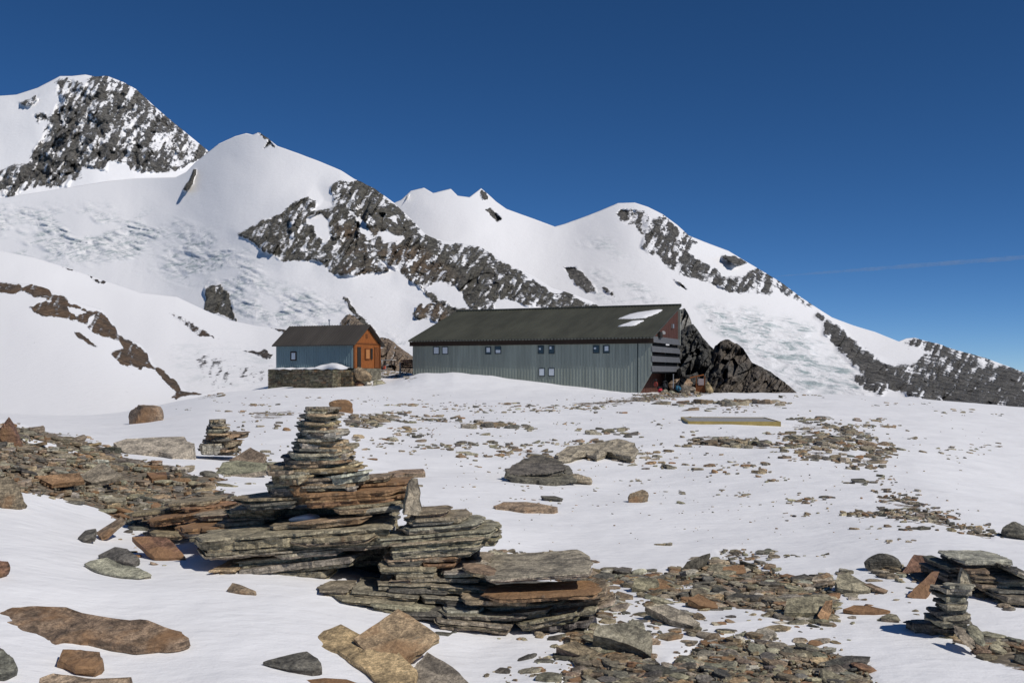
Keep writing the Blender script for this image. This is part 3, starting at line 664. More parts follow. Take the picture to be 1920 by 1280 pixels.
poly_slab('rock_slab', [(430,862),(470,838),(498,850),(492,870),(460,880),(445,872)], .08, 'brown', .2, .5, 'brown slabby stone leaning between the small cairn and the big cairn', lift=.10)
poly_slab('rock_slab', [(405,885),(418,866),(445,862),(500,868),(500,880),(460,885),(430,888)], .08, 'grey', 0, .25, 'grey broken slab in the snow between the two cairns', lift=.08)
poly_slab('rock_slab', [(62,892),(150,886),(160,900),(95,908)], .05, 'rust', 0, .3, 'rust coloured slab in the middle of the left scree', lift=.06)
poly_slab('rock_slab', [(145,893),(190,866),(232,890),(200,900),(170,905)], .05, 'grey', 0, .4, 'pale grey pointed slab in the left scree', lift=.08)
poly_slab('rock_slab', [(275,886),(310,884),(314,892),(285,896)], .06, 'red', 0, .2, 'small red brown slab on pale scree above the outcrop', lift=.06)
poly_slab('rock_slab', [(180,998),(226,968),(232,974),(200,1002),(188,1006)], .04, 'brown', .2, .4, 'narrow grey stone bar leaning at the lower edge of the left scree', lift=.08)
poly_slab('rock_slab', [(145,1008),(160,994),(180,990),(176,1006),(156,1012)], .04, 'dark', .2, .3, 'small dark stone beside the leaning stone bar', lift=.04)
#  ---------- middle field
boulder('boulder', 640, 772, 40, 15, 'rust', 'rust brown wedge of rock showing just behind the top of the big cairn', depth=.8, npl=8)
poly_slab('rock_ledge', [(1042,852),(1062,836),(1100,832),(1130,828),(1160,824),(1192,830),(1198,842),(1185,856),(1162,852),(1140,846),(1118,856),(1096,850),(1070,860),(1046,862)], .10, 'green', 0, .06, 'smooth grey green rock ledge coming out of the snow in mid field', lift=.06, layers=3, ledge=.05, top_rough=.09)
def ribbed_mound():
    g0, g1 = hit(945, 905), hit(1092, 905)
    e = empty('rock_mound', tuple((g0+g1)/2)); tag(e, 'dark green ribbed rock mound in the snow in mid field', 'rock')
    rg = np.random.default_rng(4)
    for xl, yl, xr, yr, th, dy in ((948,897,1080,905,16,0), (950,890,1062,884,16,.25), (960,884,1060,878,16,.6), (972,877,1050,872,14,1.0), (990,872,1030,868,12,1.4), (1058,888,1075,892,10,.7)):
        screen_slab('rib', e, xl, yl, xr, yr, th, g0.y+dy, .7, 'dark', .15, .3, tilt=.14, rough=.07)
    return e
ribbed_mound()
boulder('boulder', 1086, 908, 30, 14, 'green', 'small green grey rock at the right foot of the ribbed mound', depth=1)
poly_slab('rock_slab', [(925,948),(945,940),(985,940),(1015,944),(1046,950),(1040,954),(1010,954),(985,957),(955,953),(930,953)], .10, 'brown', 0, .12, 'long thin stone lying in the snow below the ribbed mound', lift=.07)
poly_slab('rock_slab', [(1014,929),(1040,929),(1056,934),(1050,936),(1020,933)], .07, 'dark', 0, .1, 'small dark stone above the right end of the long thin stone', lift=.07)
poly_slab('rock_slab', [(728,884),(750,880),(795,878),(798,884),(760,886),(742,892),(728,890)], .09, 'brown', 0, .12, 'long brown stone in the snow behind the standing stone', lift=.07)
boulder('boulder', 1190, 942, 36, 18, 'brown', 'brown stone with a small point alone in the snow in mid field', depth=.8)
boulder('boulder', 1905, 1010, 44, 26, 'dark', 'dark boulder at the right edge in the snow', depth=.9)
#  ---------- right foreground
poly_slab('rock_slab', [(1566,1092),(1570,1076),(1590,1072),(1605,1082),(1636,1100),(1630,1106),(1600,1106),(1570,1102)], .06, 'green', 0, .35, 'grey green wedge stone in the snow at the right', lift=.07)
poly_slab('rock_slab', [(1620,1094),(1632,1092),(1665,1106),(1658,1110),(1640,1104)], .03, 'brown', 0, .3, 'thin brown plate beside the grey green wedge stone', lift=.04)
boulder('boulder', 1658, 1070, 42, 20, 'dark', 'dark stone left of the red pointed boulder', depth=.8, npl=8)
poly_slab('rock_slab', [(1692,1074),(1702,1056),(1714,1038),(1735,1042),(1760,1058),(1782,1073),(1745,1072),(1712,1070)], .12, 'red', 0, 1.2, 'red brown pointed boulder behind the right cairn', lift=.02, layers=2)
poly_slab('rock_slab', [(1700,1116),(1722,1094),(1748,1070),(1762,1070),(1752,1096),(1736,1122),(1712,1121)], .08, 'red', .1, 1.0, 'red brown slab leaning up left of the right cairn', lift=.02, layers=1)
poly_slab('rock_slab', [(1470,1148),(1475,1122),(1520,1117),(1556,1118),(1562,1124),(1548,1150),(1530,1148)], .09, 'green', 0, .3, 'large grey green block with a rusty end in the right scree', lift=.09)
poly_slab('rock_slab', [(1532,1152),(1548,1126),(1561,1124),(1558,1150),(1552,1166),(1538,1162)], .08, 'rust', -.2, .7, 'rusty stone against the end of the large grey green block', lift=.03, layers=1)
poly_slab('rock_slab', [(1580,1141),(1602,1134),(1632,1135),(1670,1144),(1640,1147),(1600,1146)], .04, 'rust', 0, .2, 'thin rusty plate in the snow right of the large block', lift=.04)
poly_slab('rock_slab', [(1650,1157),(1665,1150),(1682,1152),(1690,1163),(1670,1161)], .03, 'grey', 0, .3, 'small grey plate in the snow right of the thin rusty plate', lift=.04)
poly_slab('rock_slab', [(1565,1234),(1585,1228),(1632,1230),(1625,1240),(1580,1240)], .03, 'dark', 0, .2, 'small slate in the snow at the edge of the lower right scree', lift=.03)
poly_slab('rock_slab', [(1120,1172),(1180,1165),(1220,1186),(1222,1230),(1190,1212),(1140,1195),(1112,1190)], .10, 'grey', 0, .45, 'grey block with a snowy top right of the layered outcrop', lift=.05)
poly_slab('rock_slab', [(1166,1178),(1186,1160),(1206,1168),(1210,1186),(1196,1184)], .07, 'grey', .1, .9, 'small pyramid-shaped stone on the snow right of the grey block', lift=.02, layers=1)
poly_slab('rock_slab', [(1040,1210),(1080,1200),(1125,1222),(1110,1232),(1085,1228)], .05, 'brown', 0, .25, 'flat brown plate in the snow below the outcrop', lift=.04)
poly_slab('rock_slab', [(1210,1136),(1250,1132),(1290,1150),(1315,1168),(1300,1173),(1255,1160)], .05, 'grey', 0, .2, 'grey slab in the snow between the two right scree bands', lift=.05)
poly_slab('rock_slab', [(1275,1068),(1290,1052),(1300,1048),(1318,1040),(1332,1036),(1320,1054),(1310,1066),(1290,1070)], .06, 'dark', .2, .9, 'dark stone standing up on the crest of the right scree', lift=.03)
poly_slab('rock_slab', [(1355,1062),(1395,1058),(1400,1074),(1358,1076)], .06, 'rust', 0, .3, 'orange brown block on the crest of the right scree', lift=.06)
poly_slab('rock_slab', [(1185,1100),(1190,1082),(1232,1084),(1236,1098),(1215,1108)], .07, 'green', 0, .5, 'upright pale green stone in the right scree', lift=.04)
poly_slab('rock_slab', [(1290,1122),(1310,1112),(1342,1128),(1348,1140),(1310,1134)], .05, 'rust', 0, .3, 'rusty plate in the middle of the right scree', lift=.04)

# ------------------------------------------------------------------ the layered outcrop under the big cairn
oc = empty('rock_outcrop', (-1.0, 7.0, .15)); tag(oc, 'big outcrop of thin grey and rusty rock layers under the tall cairn', 'rock outcrop')
OUT = [  # xl yl xr yr thickness distance depth kind taper-left taper-right
 # body that fills the inside, mostly tinted dark to paint shade in the gaps
 (452,1046,800,1030,70,7.75,.9,'dark',0,0), (760,1000,900,1000,70,7.4,.5,'dark',0,0), (730,1062,925,1066,100,7.05,.8,'green',0,0), (640,1020,760,1012,44,7.5,.6,'dark',0,0),
 (470,958,725,950,44,8.0,.9,'dark',0,0), (905,1100,1080,1110,70,7.6,.4,'dark',0,0), (930,1140,1100,1150,50,6.95,.5,'dark',0,0),
 # left mass
 (342,1014,722,988,40,7.15,1.0,'green',.10,.0), (520,1014,705,1001,16,7.08,.4,'brown',.3,.1),
 (430,1054,652,1034,13,7.2,.7,'green',.05,.1), (500,1042,645,1030,9,7.12,.5,'grey',.2,.1), (438,1070,668,1042,19,7.12,.8,'grey',.05,.05), (396,1068,442,1067,20,7.1,.5,'tan',0,0),
 (440,1078,622,1070,18,7.16,.7,'green',.05,.05), (430,1064,470,1060,10,7.2,.4,'green',0,0),
 (318,992,497,986,18,7.8,.6,'rust',.12,.1), (328,1003,470,1000,8,7.75,.4,'dark',.2,.1), (262,978,392,958,15,8.5,.6,'rust',.15,.1), (352,968,470,962,10,8.2,.5,'brown',.2,.1), (415,958,526,954,20,7.9,.5,'tan',.1,.1),
 (395,985,500,976,8,7.8,.4,'brown',.2,.1), (500,988,590,980,12,7.38,.5,'brown',.1,.2), (535,985,692,969,11,7.3,.3,'tan',.3,.12), (270,1000,345,1003,10,8.3,.5,'brown',.2,.1),
 (300,945,400,938,12,8.9,.6,'brown',.2,.1), (330,955,430,946,9,8.7,.5,'rust',.2,.1), (230,965,320,955,12,9.0,.5,'brown',.2,.1),
 # rusty layers on top
 (420,938,640,927,16,7.62,.7,'brown',.25,.1), (445,948,560,940,12,7.55,.5,'dark',.2,.1), (535,930,752,916,11,7.55,.6,'rust',.2,.1), (560,940,748,930,14,7.5,.6,'rust',.1,.1), (610,953,752,940,9,7.45,.5,'brown',.2,.1),
 (640,962,760,948,8,7.4,.4,'grey',.3,.1), (622,958,690,955,7,7.38,.3,'tan',.2,.1), (648,909,768,903,13,7.8,.6,'rust',.1,.05), (655,898,728,893,9,7.85,.5,'brown',.1,.05), (690,918,768,912,10,7.7,.5,'tan',.1,.05), (735,932,766,925,20,7.55,.3,'rust',0,0),
 # right upper mass
 (770,964,842,958,10,7.3,.5,'brown',.1,.15), (755,975,880,969,10,7.25,.6,'green',.1,.15), (762,984,856,978,8,7.2,.5,'dark',.1,.1), (748,994,905,980,10,7.15,.6,'grey',.1,.1), (850,985,938,992,10,7.3,.5,'green',.05,.1),
 (700,1011,930,993,15,7.08,.7,'green',.05,.05), (860,1003,940,1002,10,7.2,.4,'grey',.05,.1), (722,1023,912,1008,13,7.0,.7,'green',.05,.05), (726,1034,908,1022,12,6.98,.7,'grey',.03,.08), (728,1044,896,1034,9,6.97,.6,'green',.05,.1), (716,1051,872,1043,8,6.95,.6,'brown',.05,.1),
 (880,1012,936,1010,14,7.15,.4,'green',0,.1),
 # right lower mass
 (720,1060,795,1054,9,6.9,.6,'dark',.1,.1), (704,1063,822,1064,12,6.88,.6,'green',.05,.02), (788,1058,860,1056,8,6.92,.5,'rust',.1,.1), (825,1075,912,1070,9,6.85,.5,'pale',.05,.02), (735,1078,822,1078,8,6.86,.6,'green',.05,.05), (760,1085,900,1085,8,6.85,.6,'grey',.05,.02), (730,1088,770,1086,10,6.83,.4,'brown',0,0),
 (704,1093,822,1097,12,6.8,.7,'green',.05,.1), (800,1097,926,1105,13,6.79,.7,'green',.05,.02), (715,1104,850,1110,7,6.77,.5,'dark',.1,.1),
 (590,1107,652,1107,14,6.72,.4,'grey',.12,0), (655,1108,790,1119,13,6.72,.6,'green',0,.05), (785,1118,932,1128,12,6.7,.6,'grey',.02,.02), (612,1120,770,1134,9,6.62,.5,'green',.2,.05), (830,1132,910,1134,10,6.62,.5,'dark',.05,.05),
 (690,1131,815,1144,13,6.58,.6,'green',.05,.05), (830,1145,905,1144,11,6.52,.5,'pale',.05,.05), (735,1150,860,1152,10,6.5,.5,'dark',.05,.05), (812,1160,965,1174,17,6.42,.5,'green',.05,.05), (820,1152,1000,1156,9,6.45,.6,'grey',.1,.1),
 (900,1140,1080,1128,14,6.6,.5,'green',.1,.2), (908,1156,1040,1141,15,6.5,.6,'grey',.1,.1), (965,1170,1090,1146,18,6.42,.4,'green',.1,.05), (1030,1150,1122,1140,14,6.5,.5,'grey',.1,.1), (985,1178,1112,1165,30,6.45,.5,'dark',.1,.1), (800,1185,850,1190,10,6.3,.3,'dark',.1,.1),
 # the two big plates with the hollow between them
 (905,1086,1118,1072,9,6.55,1.05,'grey',.05,.06), (866,1066,930,1078,10,6.72,.35,'brown',.3,.02), (905,1122,1128,1112,10,6.40,.5,'rust',.15,.05), (860,1126,1000,1128,9,6.5,.6,'brown',.1,.1), (1085,1120,1142,1106,10,6.55,.5,'brown',.1,.1),
 (1060,1150,1160,1128,8,6.6,.4,'grey',.1,.1), (1030,1136,1150,1120,8,6.62,.4,'brown',.1,.2),
]
for k, r in enumerate(OUT): screen_slab('layer', oc, *r, seed=k, tilt=-.03 if r[4] > 8 else 0)
# the upright stone
def standing(name, px0, px1, top, bot, lean_pts, Y, T, kind, label):
    a = [P3(x, y, Y) for x, y in lean_pts]; c = sum(a, Vector())/len(a)
    rg = np.random.default_rng(3); O = []
    for i in range(len(a)):
        p, q = a[i]-c, a[(i+1) % len(a)]-c
        for k in range(3): s_ = p+(q-p)*k/3; O.append((s_.x+rg.uniform(-.002, .002), s_.z+rg.uniform(-.002, .002)))
    O = np.array(O)[::-1]
    ar = .5*np.sum(O[:, 0]*np.roll(O[:, 1], -1)-O[:, 1]*np.roll(O[:, 0], -1))
    if ar < 0: O = O[::-1]
    v, f, cc = layered(O, T, 3, rg, kind, ledge=.012)
    m = MB(); m.add(v, f, cc); o = m.build(name, M_STONE)
    o.matrix_world = Matrix.Translation(c) @ Matrix.Rotation(math.radians(20), 4, 'Z') @ Matrix.Rotation(math.radians(82), 4, 'X')
    tag(o, label, 'rock'); return o
standing('standing_stone', 0, 0, 0, 0, [(757,962),(761,935),(767,908),(774,896),(784,897),(788,915),(790,945),(791,960),(783,966)], 7.25, .09, 'grey', 'grey pointed stone set upright on the outcrop right of the tall cairn')
# snow lodged in the outcrop
def snow_lump(px, py, w_, h_, Y, name='snow_patch', label='', d=.25, par=None):
    rg = np.random.default_rng(int(px+py)); W, H = w_/F*Y, h_/F*Y
    v, f = facet_rock(rg, W/2, d, H*.6, 20, 12, 26, .2)
    m = MB(); m.add(v, f); o = m.build(name, M_SNOW, None, True); o.location = P3(px, py, Y); tag(o, label, 'snow'); return o
snow_lump(727, 992, 46, 30, 7.45, label='bright pocket of snow in the gap of the outcrop below the standing stone')
snow_lump(575, 972, 90, 20, 7.75, label='shaded snow pocket in the hollow under the tall cairn', d=.22)
snow_lump(596, 917, 20, 12, 7.75, label='tiny snow pocket between stones at the foot of the tall cairn', d=.08)

# ------------------------------------------------------------------ cairns
def cairn(loc_px, Y, rows, label, seedk=0, depthk=.9, mults=1.0):
    g = P3(loc_px[0], loc_px[1], Y); e = empty('cairn', tuple(g)); tag(e, label, 'cairn')
    for k, (xl, yl, xr, yr, th, kind, off) in enumerate(rows):
        wpx = (xr-xl)/F*Y
        screen_slab('stone', e, xl, yl, xr, yr, th*1.3, Y+off, max(.06, wpx*depthk), kind, .12, .12, layers=2 if th > 7 else 1, seed=k+seedk, tilt=((k*37) % 7-3)*.02, rough=.09, dY=((k*53) % 9-4)*.012)
    return e
tall = cairn((598, 926), 7.62, [
 (567,762,626,762,9,'grey',.03), (573,769,628,768,12,'brown',.02), (563,778,640,776,7,'grey',.06), (565,783,634,782,8,'dark',.05), (555,790,622,787,7,'grey',.03), (572,794,632,790,11,'tan',0), (553,798,600,800,8,'dark',.05),
 (556,806,641,803,9,'grey',.02), (549,812,640,812,6,'dark',.05), (566,815,642,810,8,'pale',-.01), (560,821,634,818,9,'tan',0), (600,822,652,824,14,'brown',.03), (548,829,610,830,8,'dark',.05), (562,830,604,836,7,'pale',-.02), (612,832,656,838,14,'tan',.03),
 (543,838,600,840,8,'dark',.04), (594,838,636,843,7,'tan',-.02), (545,845,660,842,6,'grey',.05), (536,846,598,856,8,'pale',0), (577,862,658,848,9,'grey',-.02), (527,857,600,862,7,'dark',.04), (578,868,612,862,10,'brown',-.01), (610,860,662,856,10,'dark',.06), (545,864,600,868,8,'dark',.06),
 (500,874,562,872,7,'brown',.05), (504,880,560,880,9,'dark',.04), (500,884,548,882,22,'brown',.0), (520,892,566,890,14,'green',-.02), (560,872,600,876,18,'dark',.12), (592,882,676,868,10,'tan',0), (600,874,668,866,8,'grey',.06), (586,892,620,896,14,'dark',.04), (606,894,692,882,14,'pale',-.04), (568,890,586,890,9,'tan',-.02),
 (494,908,560,906,9,'grey',.05), (498,916,562,915,11,'dark',.04), (530,900,566,899,7,'tan',-.02), (546,913,579,910,16,'rust',-.05), (565,900,600,900,14,'dark',.15), (612,908,660,905,7,'grey',.0), (618,914,662,912,12,'grey',.03), (648,914,668,912,13,'pale',-.03), (600,902,640,900,8,'dark',.08)],
 'tall cairn of many flat stones on top of the layered outcrop', 1)
cairn((402, 850), 15.0, [
 (390,786,415,785,7,'grey',.05), (393,793,418,791,6,'green',0), (388,799,420,797,7,'grey',.1), (385,804,424,803,7,'brown',0), (383,810,426,808,6,'grey',.1), (380,818,440,816,6,'tan',0), (420,812,460,812,8,'brown',.3), (376,823,432,822,7,'dark',.1), (390,826,444,826,9,'brown',0),
 (372,832,410,832,14,'grey',-.1), (372,836,415,836,12,'pale',-.2), (405,836,445,834,10,'brown',.0), (370,842,440,844,8,'dark',.1)],
 'small cairn of flat stones on snow to the left of the tall cairn', 50)
cairn((1795, 1205), 6.35, [
 (1771,1098,1830,1100,8,'pale',.0), (1768,1104,1832,1108,7,'grey',-.02), (1766,1114,1826,1114,6,'dark',.02), (1768,1119,1822,1121,7,'grey',0), (1764,1128,1820,1128,6,'dark',.02), (1768,1133,1818,1135,7,'grey',-.02), (1766,1140,1820,1141,6,'dark',.0),
 (1750,1146,1816,1147,9,'dark',.02), (1760,1154,1822,1154,7,'grey',0), (1752,1161,1824,1160,6,'dark',.02), (1758,1166,1830,1168,9,'grey',-.02), (1730,1172,1800,1172,16,'dark',.1), (1712,1172,1760,1172,12,'dark',.15), (1760,1180,1830,1180,22,'dark',.05), (1768,1196,1828,1196,12,'green',.0)],
 'dark narrow cairn at the right with a pointed stone on top', 90)
for pts, kd, lb in (([(1799,1106),(1801,1082),(1807,1064),(1817,1074),(1828,1106),(1812,1110)], 'grey', 'pointed stone standing on top of the right cairn'),):
    a = [P3(x, y, 6.45) for x, y in pts]; c = sum(a, Vector())/len(a)
    O = np.array([((p-c).x, (p-c).z) for p in a]); O = O if .5*np.sum(O[:, 0]*np.roll(O[:, 1], -1)-O[:, 1]*np.roll(O[:, 0], -1)) > 0 else O[::-1]
    v, f, cc = layered(O, .04, 1, np.random.default_rng(5), kd, ledge=.004)
    m = MB(); m.add(v, f, cc); o = m.build('pointed_stone', M_STONE); o.matrix_world = Matrix.Translation(c) @ Matrix.Rotation(math.radians(85), 4, 'X'); tag(o, lb, 'rock')
for k, (xl, yl, xr, yr, th, dx) in enumerate(((1794,1172,1828,1212,9,0), (1814,1172,1842,1206,8,0))):
    a, b = P3(xl, yl, 6.2), P3(xr, yr, 6.0)
    m = MB(); rg = np.random.default_rng(k+9)
    v, f = facet_rock(rg, (b-a).length/2, .05, .02, 14, 9, 14)
    m.add(v, f, np.tile(tint('grey', rg), (len(v), 1))); o = m.build('propping_stone', M_STONE)
    o.matrix_world = Matrix.Translation((a+b)/2) @ (b-a).to_track_quat('X', 'Z').to_matrix().to_4x4()
    tag(o, ['long narrow stone propped against the foot of the right cairn, the left of two', 'shorter dark stone propped against the right foot of the right cairn'][k], 'rock')
def thin_fill():
    rg = np.random.default_rng(21); y = 766.0; k = 0
    lf = [(765,571),(800,556),(840,546),(870,524),(890,508),(925,498)]; rt = [(765,627),(800,638),(840,657),(870,668),(890,686),(925,672)]
    while y < 918:
        a, b = float(ip(lf, y)), float(ip(rt, y)); w_ = (b-a)*rg.uniform(.45, .95); x0 = rg.uniform(a, b-w_)
        screen_slab('stone', tall, x0, y, x0+w_, y+rg.uniform(-2, 2), rg.uniform(3.5, 6.5), 7.62+rg.uniform(-.05, .03), max(.1, w_/F*7.6*.7), ['brown', 'grey', 'tan', 'grey', 'brown', 'dark'][k % 6], .15, .15, layers=1, seed=700+k, rough=.1, tilt=rg.uniform(-.06, .06)); y += 4.4; k += 1
thin_fill()
small = [o for o in bpy.data.objects if o.name == 'cairn.001'][0]
for k in range(16):
    rg = np.random.default_rng(880+k); y = 788+k*3.6; a = float(ip([(786,390),(815,382),(850,370)], y)); b = float(ip([(786,416),(815,432),(850,446)], y)); w_ = (b-a)*rg.uniform(.5, .95); x0 = rg.uniform(a, b-w_)
    screen_slab('stone', small, x0, y, x0+w_, y+rg.uniform(-2, 2), rg.uniform(3, 5), 15.0+rg.uniform(-.15, .05), w_/F*15*.7, ['brown', 'grey', 'dark', 'tan'][k % 4], .15, .15, layers=1, seed=900+k, rough=.1)
# heap behind the right cairn
hp = empty('stone_heap', tuple(hit(1860, 1120))); tag(hp, 'heap of dark flat stones behind the right cairn', 'stone heap')
yh = hit(1860, 1120).y
for k, r in enumerate([(1800,1052,1908,1052,8,.1,'pale'), (1806,1060,1905,1058,14,.15,'dark'), (1815,1072,1860,1070,10,.0,'brown'), (1850,1074,1925,1070,14,.1,'dark'), (1822,1082,1880,1084,9,-.05,'brown'), (1870,1090,1940,1086,12,-.1,'grey'),
   (1800,1090,1850,1092,12,.05,'dark'), (1835,1096,1900,1098,12,-.1,'brown'), (1860,1108,1960,1110,14,-.2,'dark'), (1880,1118,1970,1124,14,-.3,'grey'), (1905,1068,1960,1092,9,-.2,'grey'), (1770,1078,1806,1076,16,.2,'dark'), (1776,1064,1802,1062,10,.2,'dark'), (1745,1100,1790,1095,16,.2,'dark')]):
    xl, yl, xr, yr, th, dy, kd = r; screen_slab('stone', hp, xl, yl, xr, yr, th, yh+dy, .5, kd, .1, .1, seed=k, rough=.08)

# ------------------------------------------------------------------ scattered stones
KINDS = ['grey', 'green', 'brown', 'grey', 'green', 'dark', 'pale', 'brown', 'tan', 'green', 'grey', 'rust', 'brown', 'dark']
cand = []     # (apparent size, x, y, z, L, W, T, kind, rz, rx, ry, zone)
def scatter(px, py, w_, h_, n, s0, s1, zone, seed, flat=.22, poly=None, tiltmax=.25, kinds=KINDS):
    rg = np.random.default_rng(seed)
    k = 0; tries = 0; nz = float(seed)*3.7
    while k < n and tries < n*8:
        tries += 1
        x = px+rg.uniform(-.5, .5)*w_; y = py+rg.uniform(-.5, .5)*h_
        if poly is not None:
            dd = sdf(poly, np.array([x]), np.array([y]))[0]
            dens = np.clip((dd+10)/34, 0, 1)*(.25+1.3*sst(.38, .6, fbm(x/34, y/15, nz, 3)))
            if rg.random() > dens: continue
            if any(sdf(sp, np.array([x]), np.array([y]))[0] > 4 for sp, _ in snow_polys) and rg.random() < .9: continue
        g = hit(x, y)
        s = s0+(s1-s0)*rg.random()**2.4; L = s/F*g.y; W = L*rg.uniform(.45, .95); T = L*rg.uniform(.08, flat)+.004
        cand.append((s, g.x, g.y, g.z, L, W, T, kinds[rg.integers(len(kinds))], rg.normal()*.7, rg.normal()*tiltmax*.5, rg.normal()*tiltmax*.5, zone)); k += 1
scatter(200, 890, 500, 240, 900, 6, 44, 'left', 1, poly=bare_polys[1][0])
scatter(-200, 870, 400, 160, 120, 8, 50, 'left', 2, poly=bare_polys[1][0])
scatter(1250, 1110, 700, 180, 900, 6, 52, 'right', 3, poly=bare_polys[2][0])
scatter(1200, 1260, 1040, 180, 1900, 5, 56, 'low', 4, poly=bare_polys[3][0])
scatter(1760, 1105, 400, 90, 160, 6, 40, 'right', 5, poly=bare_polys[4][0])
scatter(1865, 1210, 200, 90, 50, 8, 60, 'right', 6, poly=bare_polys[5][0])
scatter(1020, 1145, 240, 120, 60, 8, 40, 'right', 7)
scatter(1180, 1170, 200, 60, 40, 8, 36, 'right', 77)
PATCH = [(500,775,90,10,14,4,16),(470,800,110,26,16,4,20),(470,860,80,30,26,6,26),(690,788,70,26,36,5,22),(745,775,40,8,10,4,18),(820,786,120,10,20,5,20),(940,797,110,12,30,4,18),(770,808,50,14,8,6,24),(740,825,40,16,8,6,20),
 (805,835,50,14,8,6,22),(760,845,40,14,8,4,16),(860,845,50,10,6,8,26),(910,832,45,8,6,8,26),(960,842,70,22,26,5,16),(910,859,45,10,4,8,26),(885,873,40,8,4,6,16),(700,835,50,20,10,5,14),(830,760,110,6,22,3,12),(950,770,140,8,30,3,14),(1080,762,110,6,22,3,12),
 (1200,750,130,10,60,3,11),(1240,742,110,10,70,3,9),(1130,808,110,10,18,6,24),(1060,794,60,4,12,3,10),(1190,846,40,16,4,5,14),(1350,756,150,12,34,4,18),(1385,770,60,8,14,4,14),(1500,743,90,6,20,3,12),(1295,815,30,24,10,6,18),(1375,826,150,14,34,5,20),
 (1500,832,80,24,22,6,22),(1545,825,110,50,60,6,24),(1620,850,80,60,60,6,22),(1575,800,130,26,40,4,16),(1330,852,50,6,4,6,12),(1410,875,30,8,5,5,14),(1372,888,34,6,3,10,26),(1450,898,60,10,12,5,16),(1375,925,70,14,12,5,20),(1520,938,90,12,26,5,20),(1500,965,70,8,10,5,20),
 (1640,905,50,8,6,5,16),(1680,930,90,26,34,5,18),(1740,965,120,28,60,6,20),(1820,992,90,18,34,6,20),(1605,962,60,12,20,6,22),(1665,962,60,12,16,6,24),(1720,968,60,12,14,6,22),(1720,990,60,8,6,10,30),(1800,850,90,26,26,5,20),(1850,838,60,14,12,4,14),(1790,772,80,8,12,4,16),(1870,778,30,4,6,4,14),
 (1690,758,110,6,12,4,14),(1730,822,60,4,4,6,20),(1400,1040,110,20,44,6,26),(1490,1043,40,5,8,6,18),(1540,1042,30,4,5,6,16),(1225,1020,60,6,3,14,40),(1000,916,50,10,7,5,14),(980,935,60,6,5,5,14),(1050,870,40,6,5,4,12),(1190,905,60,14,8,5,14),(1260,925,50,10,5,6,16),(1290,945,30,3,2,8,24),
 (1000,1040,130,14,26,6,22),(1080,1056,80,10,20,6,20),(520,745,80,6,8,3,10),(380,740,80,6,14,4,16),(300,770,120,12,10,3,10),(440,755,100,10,8,3,9),(730,703,70,14,50,4,12),(700,712,40,14,20,4,14),(1210,740,40,6,20,3,10),(1280,738,80,6,40,3,12),(1250,792,90,20,10,4,12),(760,915,60,10,6,6,18),(870,925,160,60,14,3,9),
 (1100,930,200,60,14,3,9),(1350,950,300,60,14,3,10),(1640,990,120,10,8,8,24),(1680,1015,80,10,8,8,22),(1000,890,200,20,8,3,9)]
for k, p in enumerate(PATCH): scatter(*p, 'field', 100+k, flat=.26, kinds=KINDS+['dark', 'brown', 'dark', 'green'])
scatter(1300, 880, 1100, 280, 330, 2, 6, 'field', 55, flat=.5); scatter(700, 800, 500, 120, 120, 2, 5, 'field', 56, flat=.5)
scatter(1275, 738, 80, 12, 24, 4, 16, 'field', 58, flat=.6)
for k, (a, b, c, d, n) in enumerate(((1345,828,90,10,16),(1415,834,80,10,14),(1350,757,90,8,14),(1448,757,46,8,9),(1325,768,60,6,6),(1150,811,90,8,9),(920,800,90,8,9),(690,790,60,20,12),(1540,826,90,20,12),(1640,850,50,40,14),(1580,850,60,30,10),(1260,757,50,4,5))):
    scatter(a, b, c, d, n, 14, 46, 'field', 300+k, flat=.3, kinds=['dark', 'brown', 'grey', 'green', 'brown'])
scatter(1180, 1250, 1100, 180, 2200, 3, 12, 'low', 401, flat=.5, poly=bare_polys[3][0]); scatter(1250, 1110, 700, 180, 900, 3, 11, 'right', 402, flat=.5, poly=bare_polys[2][0])
scatter(210, 890, 520, 240, 900, 3, 10, 'left', 403, flat=.5, poly=bare_polys[1][0])
scatter(1300, 1165, 420, 90, 110, 8, 62, 'right', 411, flat=.12); scatter(1120, 1170, 220, 150, 70, 8, 50, 'right', 412, flat=.14); scatter(1440, 1180, 320, 60, 50, 6, 50, 'low', 413, flat=.12)
scatter(330, 960, 260, 90, 110, 6, 46, 'left', 414, flat=.16); scatter(250, 1030, 160, 60, 24, 6, 34, 'left', 415, flat=.2); scatter(1560, 1120, 320, 90, 60, 6, 34, 'right', 416, flat=.14); scatter(480, 890, 160, 50, 30, 5, 30, 'left', 417, flat=.2)
DK = ['dark', 'brown', 'green', 'dark', 'grey', 'brown', 'dark']
def stone_line(pts, n, spread, s0, s1, seed, kinds=DK):
    rg = np.random.default_rng(seed); P_ = np.array(pts, float); sl = np.hypot(*np.diff(P_, axis=0).T); cs = np.concatenate([[0], np.cumsum(sl)])
    for k in range(n):
        t = rg.uniform(0, cs[-1]); x = np.interp(t, cs, P_[:, 0]); y = np.interp(t, cs, P_[:, 1])
        scatter(x, y, spread*2.5, spread, 1, s0, s1, 'field', seed*100+k, flat=.24, kinds=kinds)
stone_line([(1480,784),(1530,790),(1600,812),(1670,836)], 60, 7, 6, 24, 51); stone_line([(1670,836),(1655,855),(1640,880)], 34, 12, 8, 30, 52)
stone_line([(1475,815),(1510,826),(1560,822),(1575,830)], 30, 8, 10, 36, 53); stone_line([(1500,850),(1530,862),(1570,862),(1590,858)], 24, 10, 10, 34, 54); stone_line([(1590,828),(1640,845)], 16, 10, 8, 28, 55)
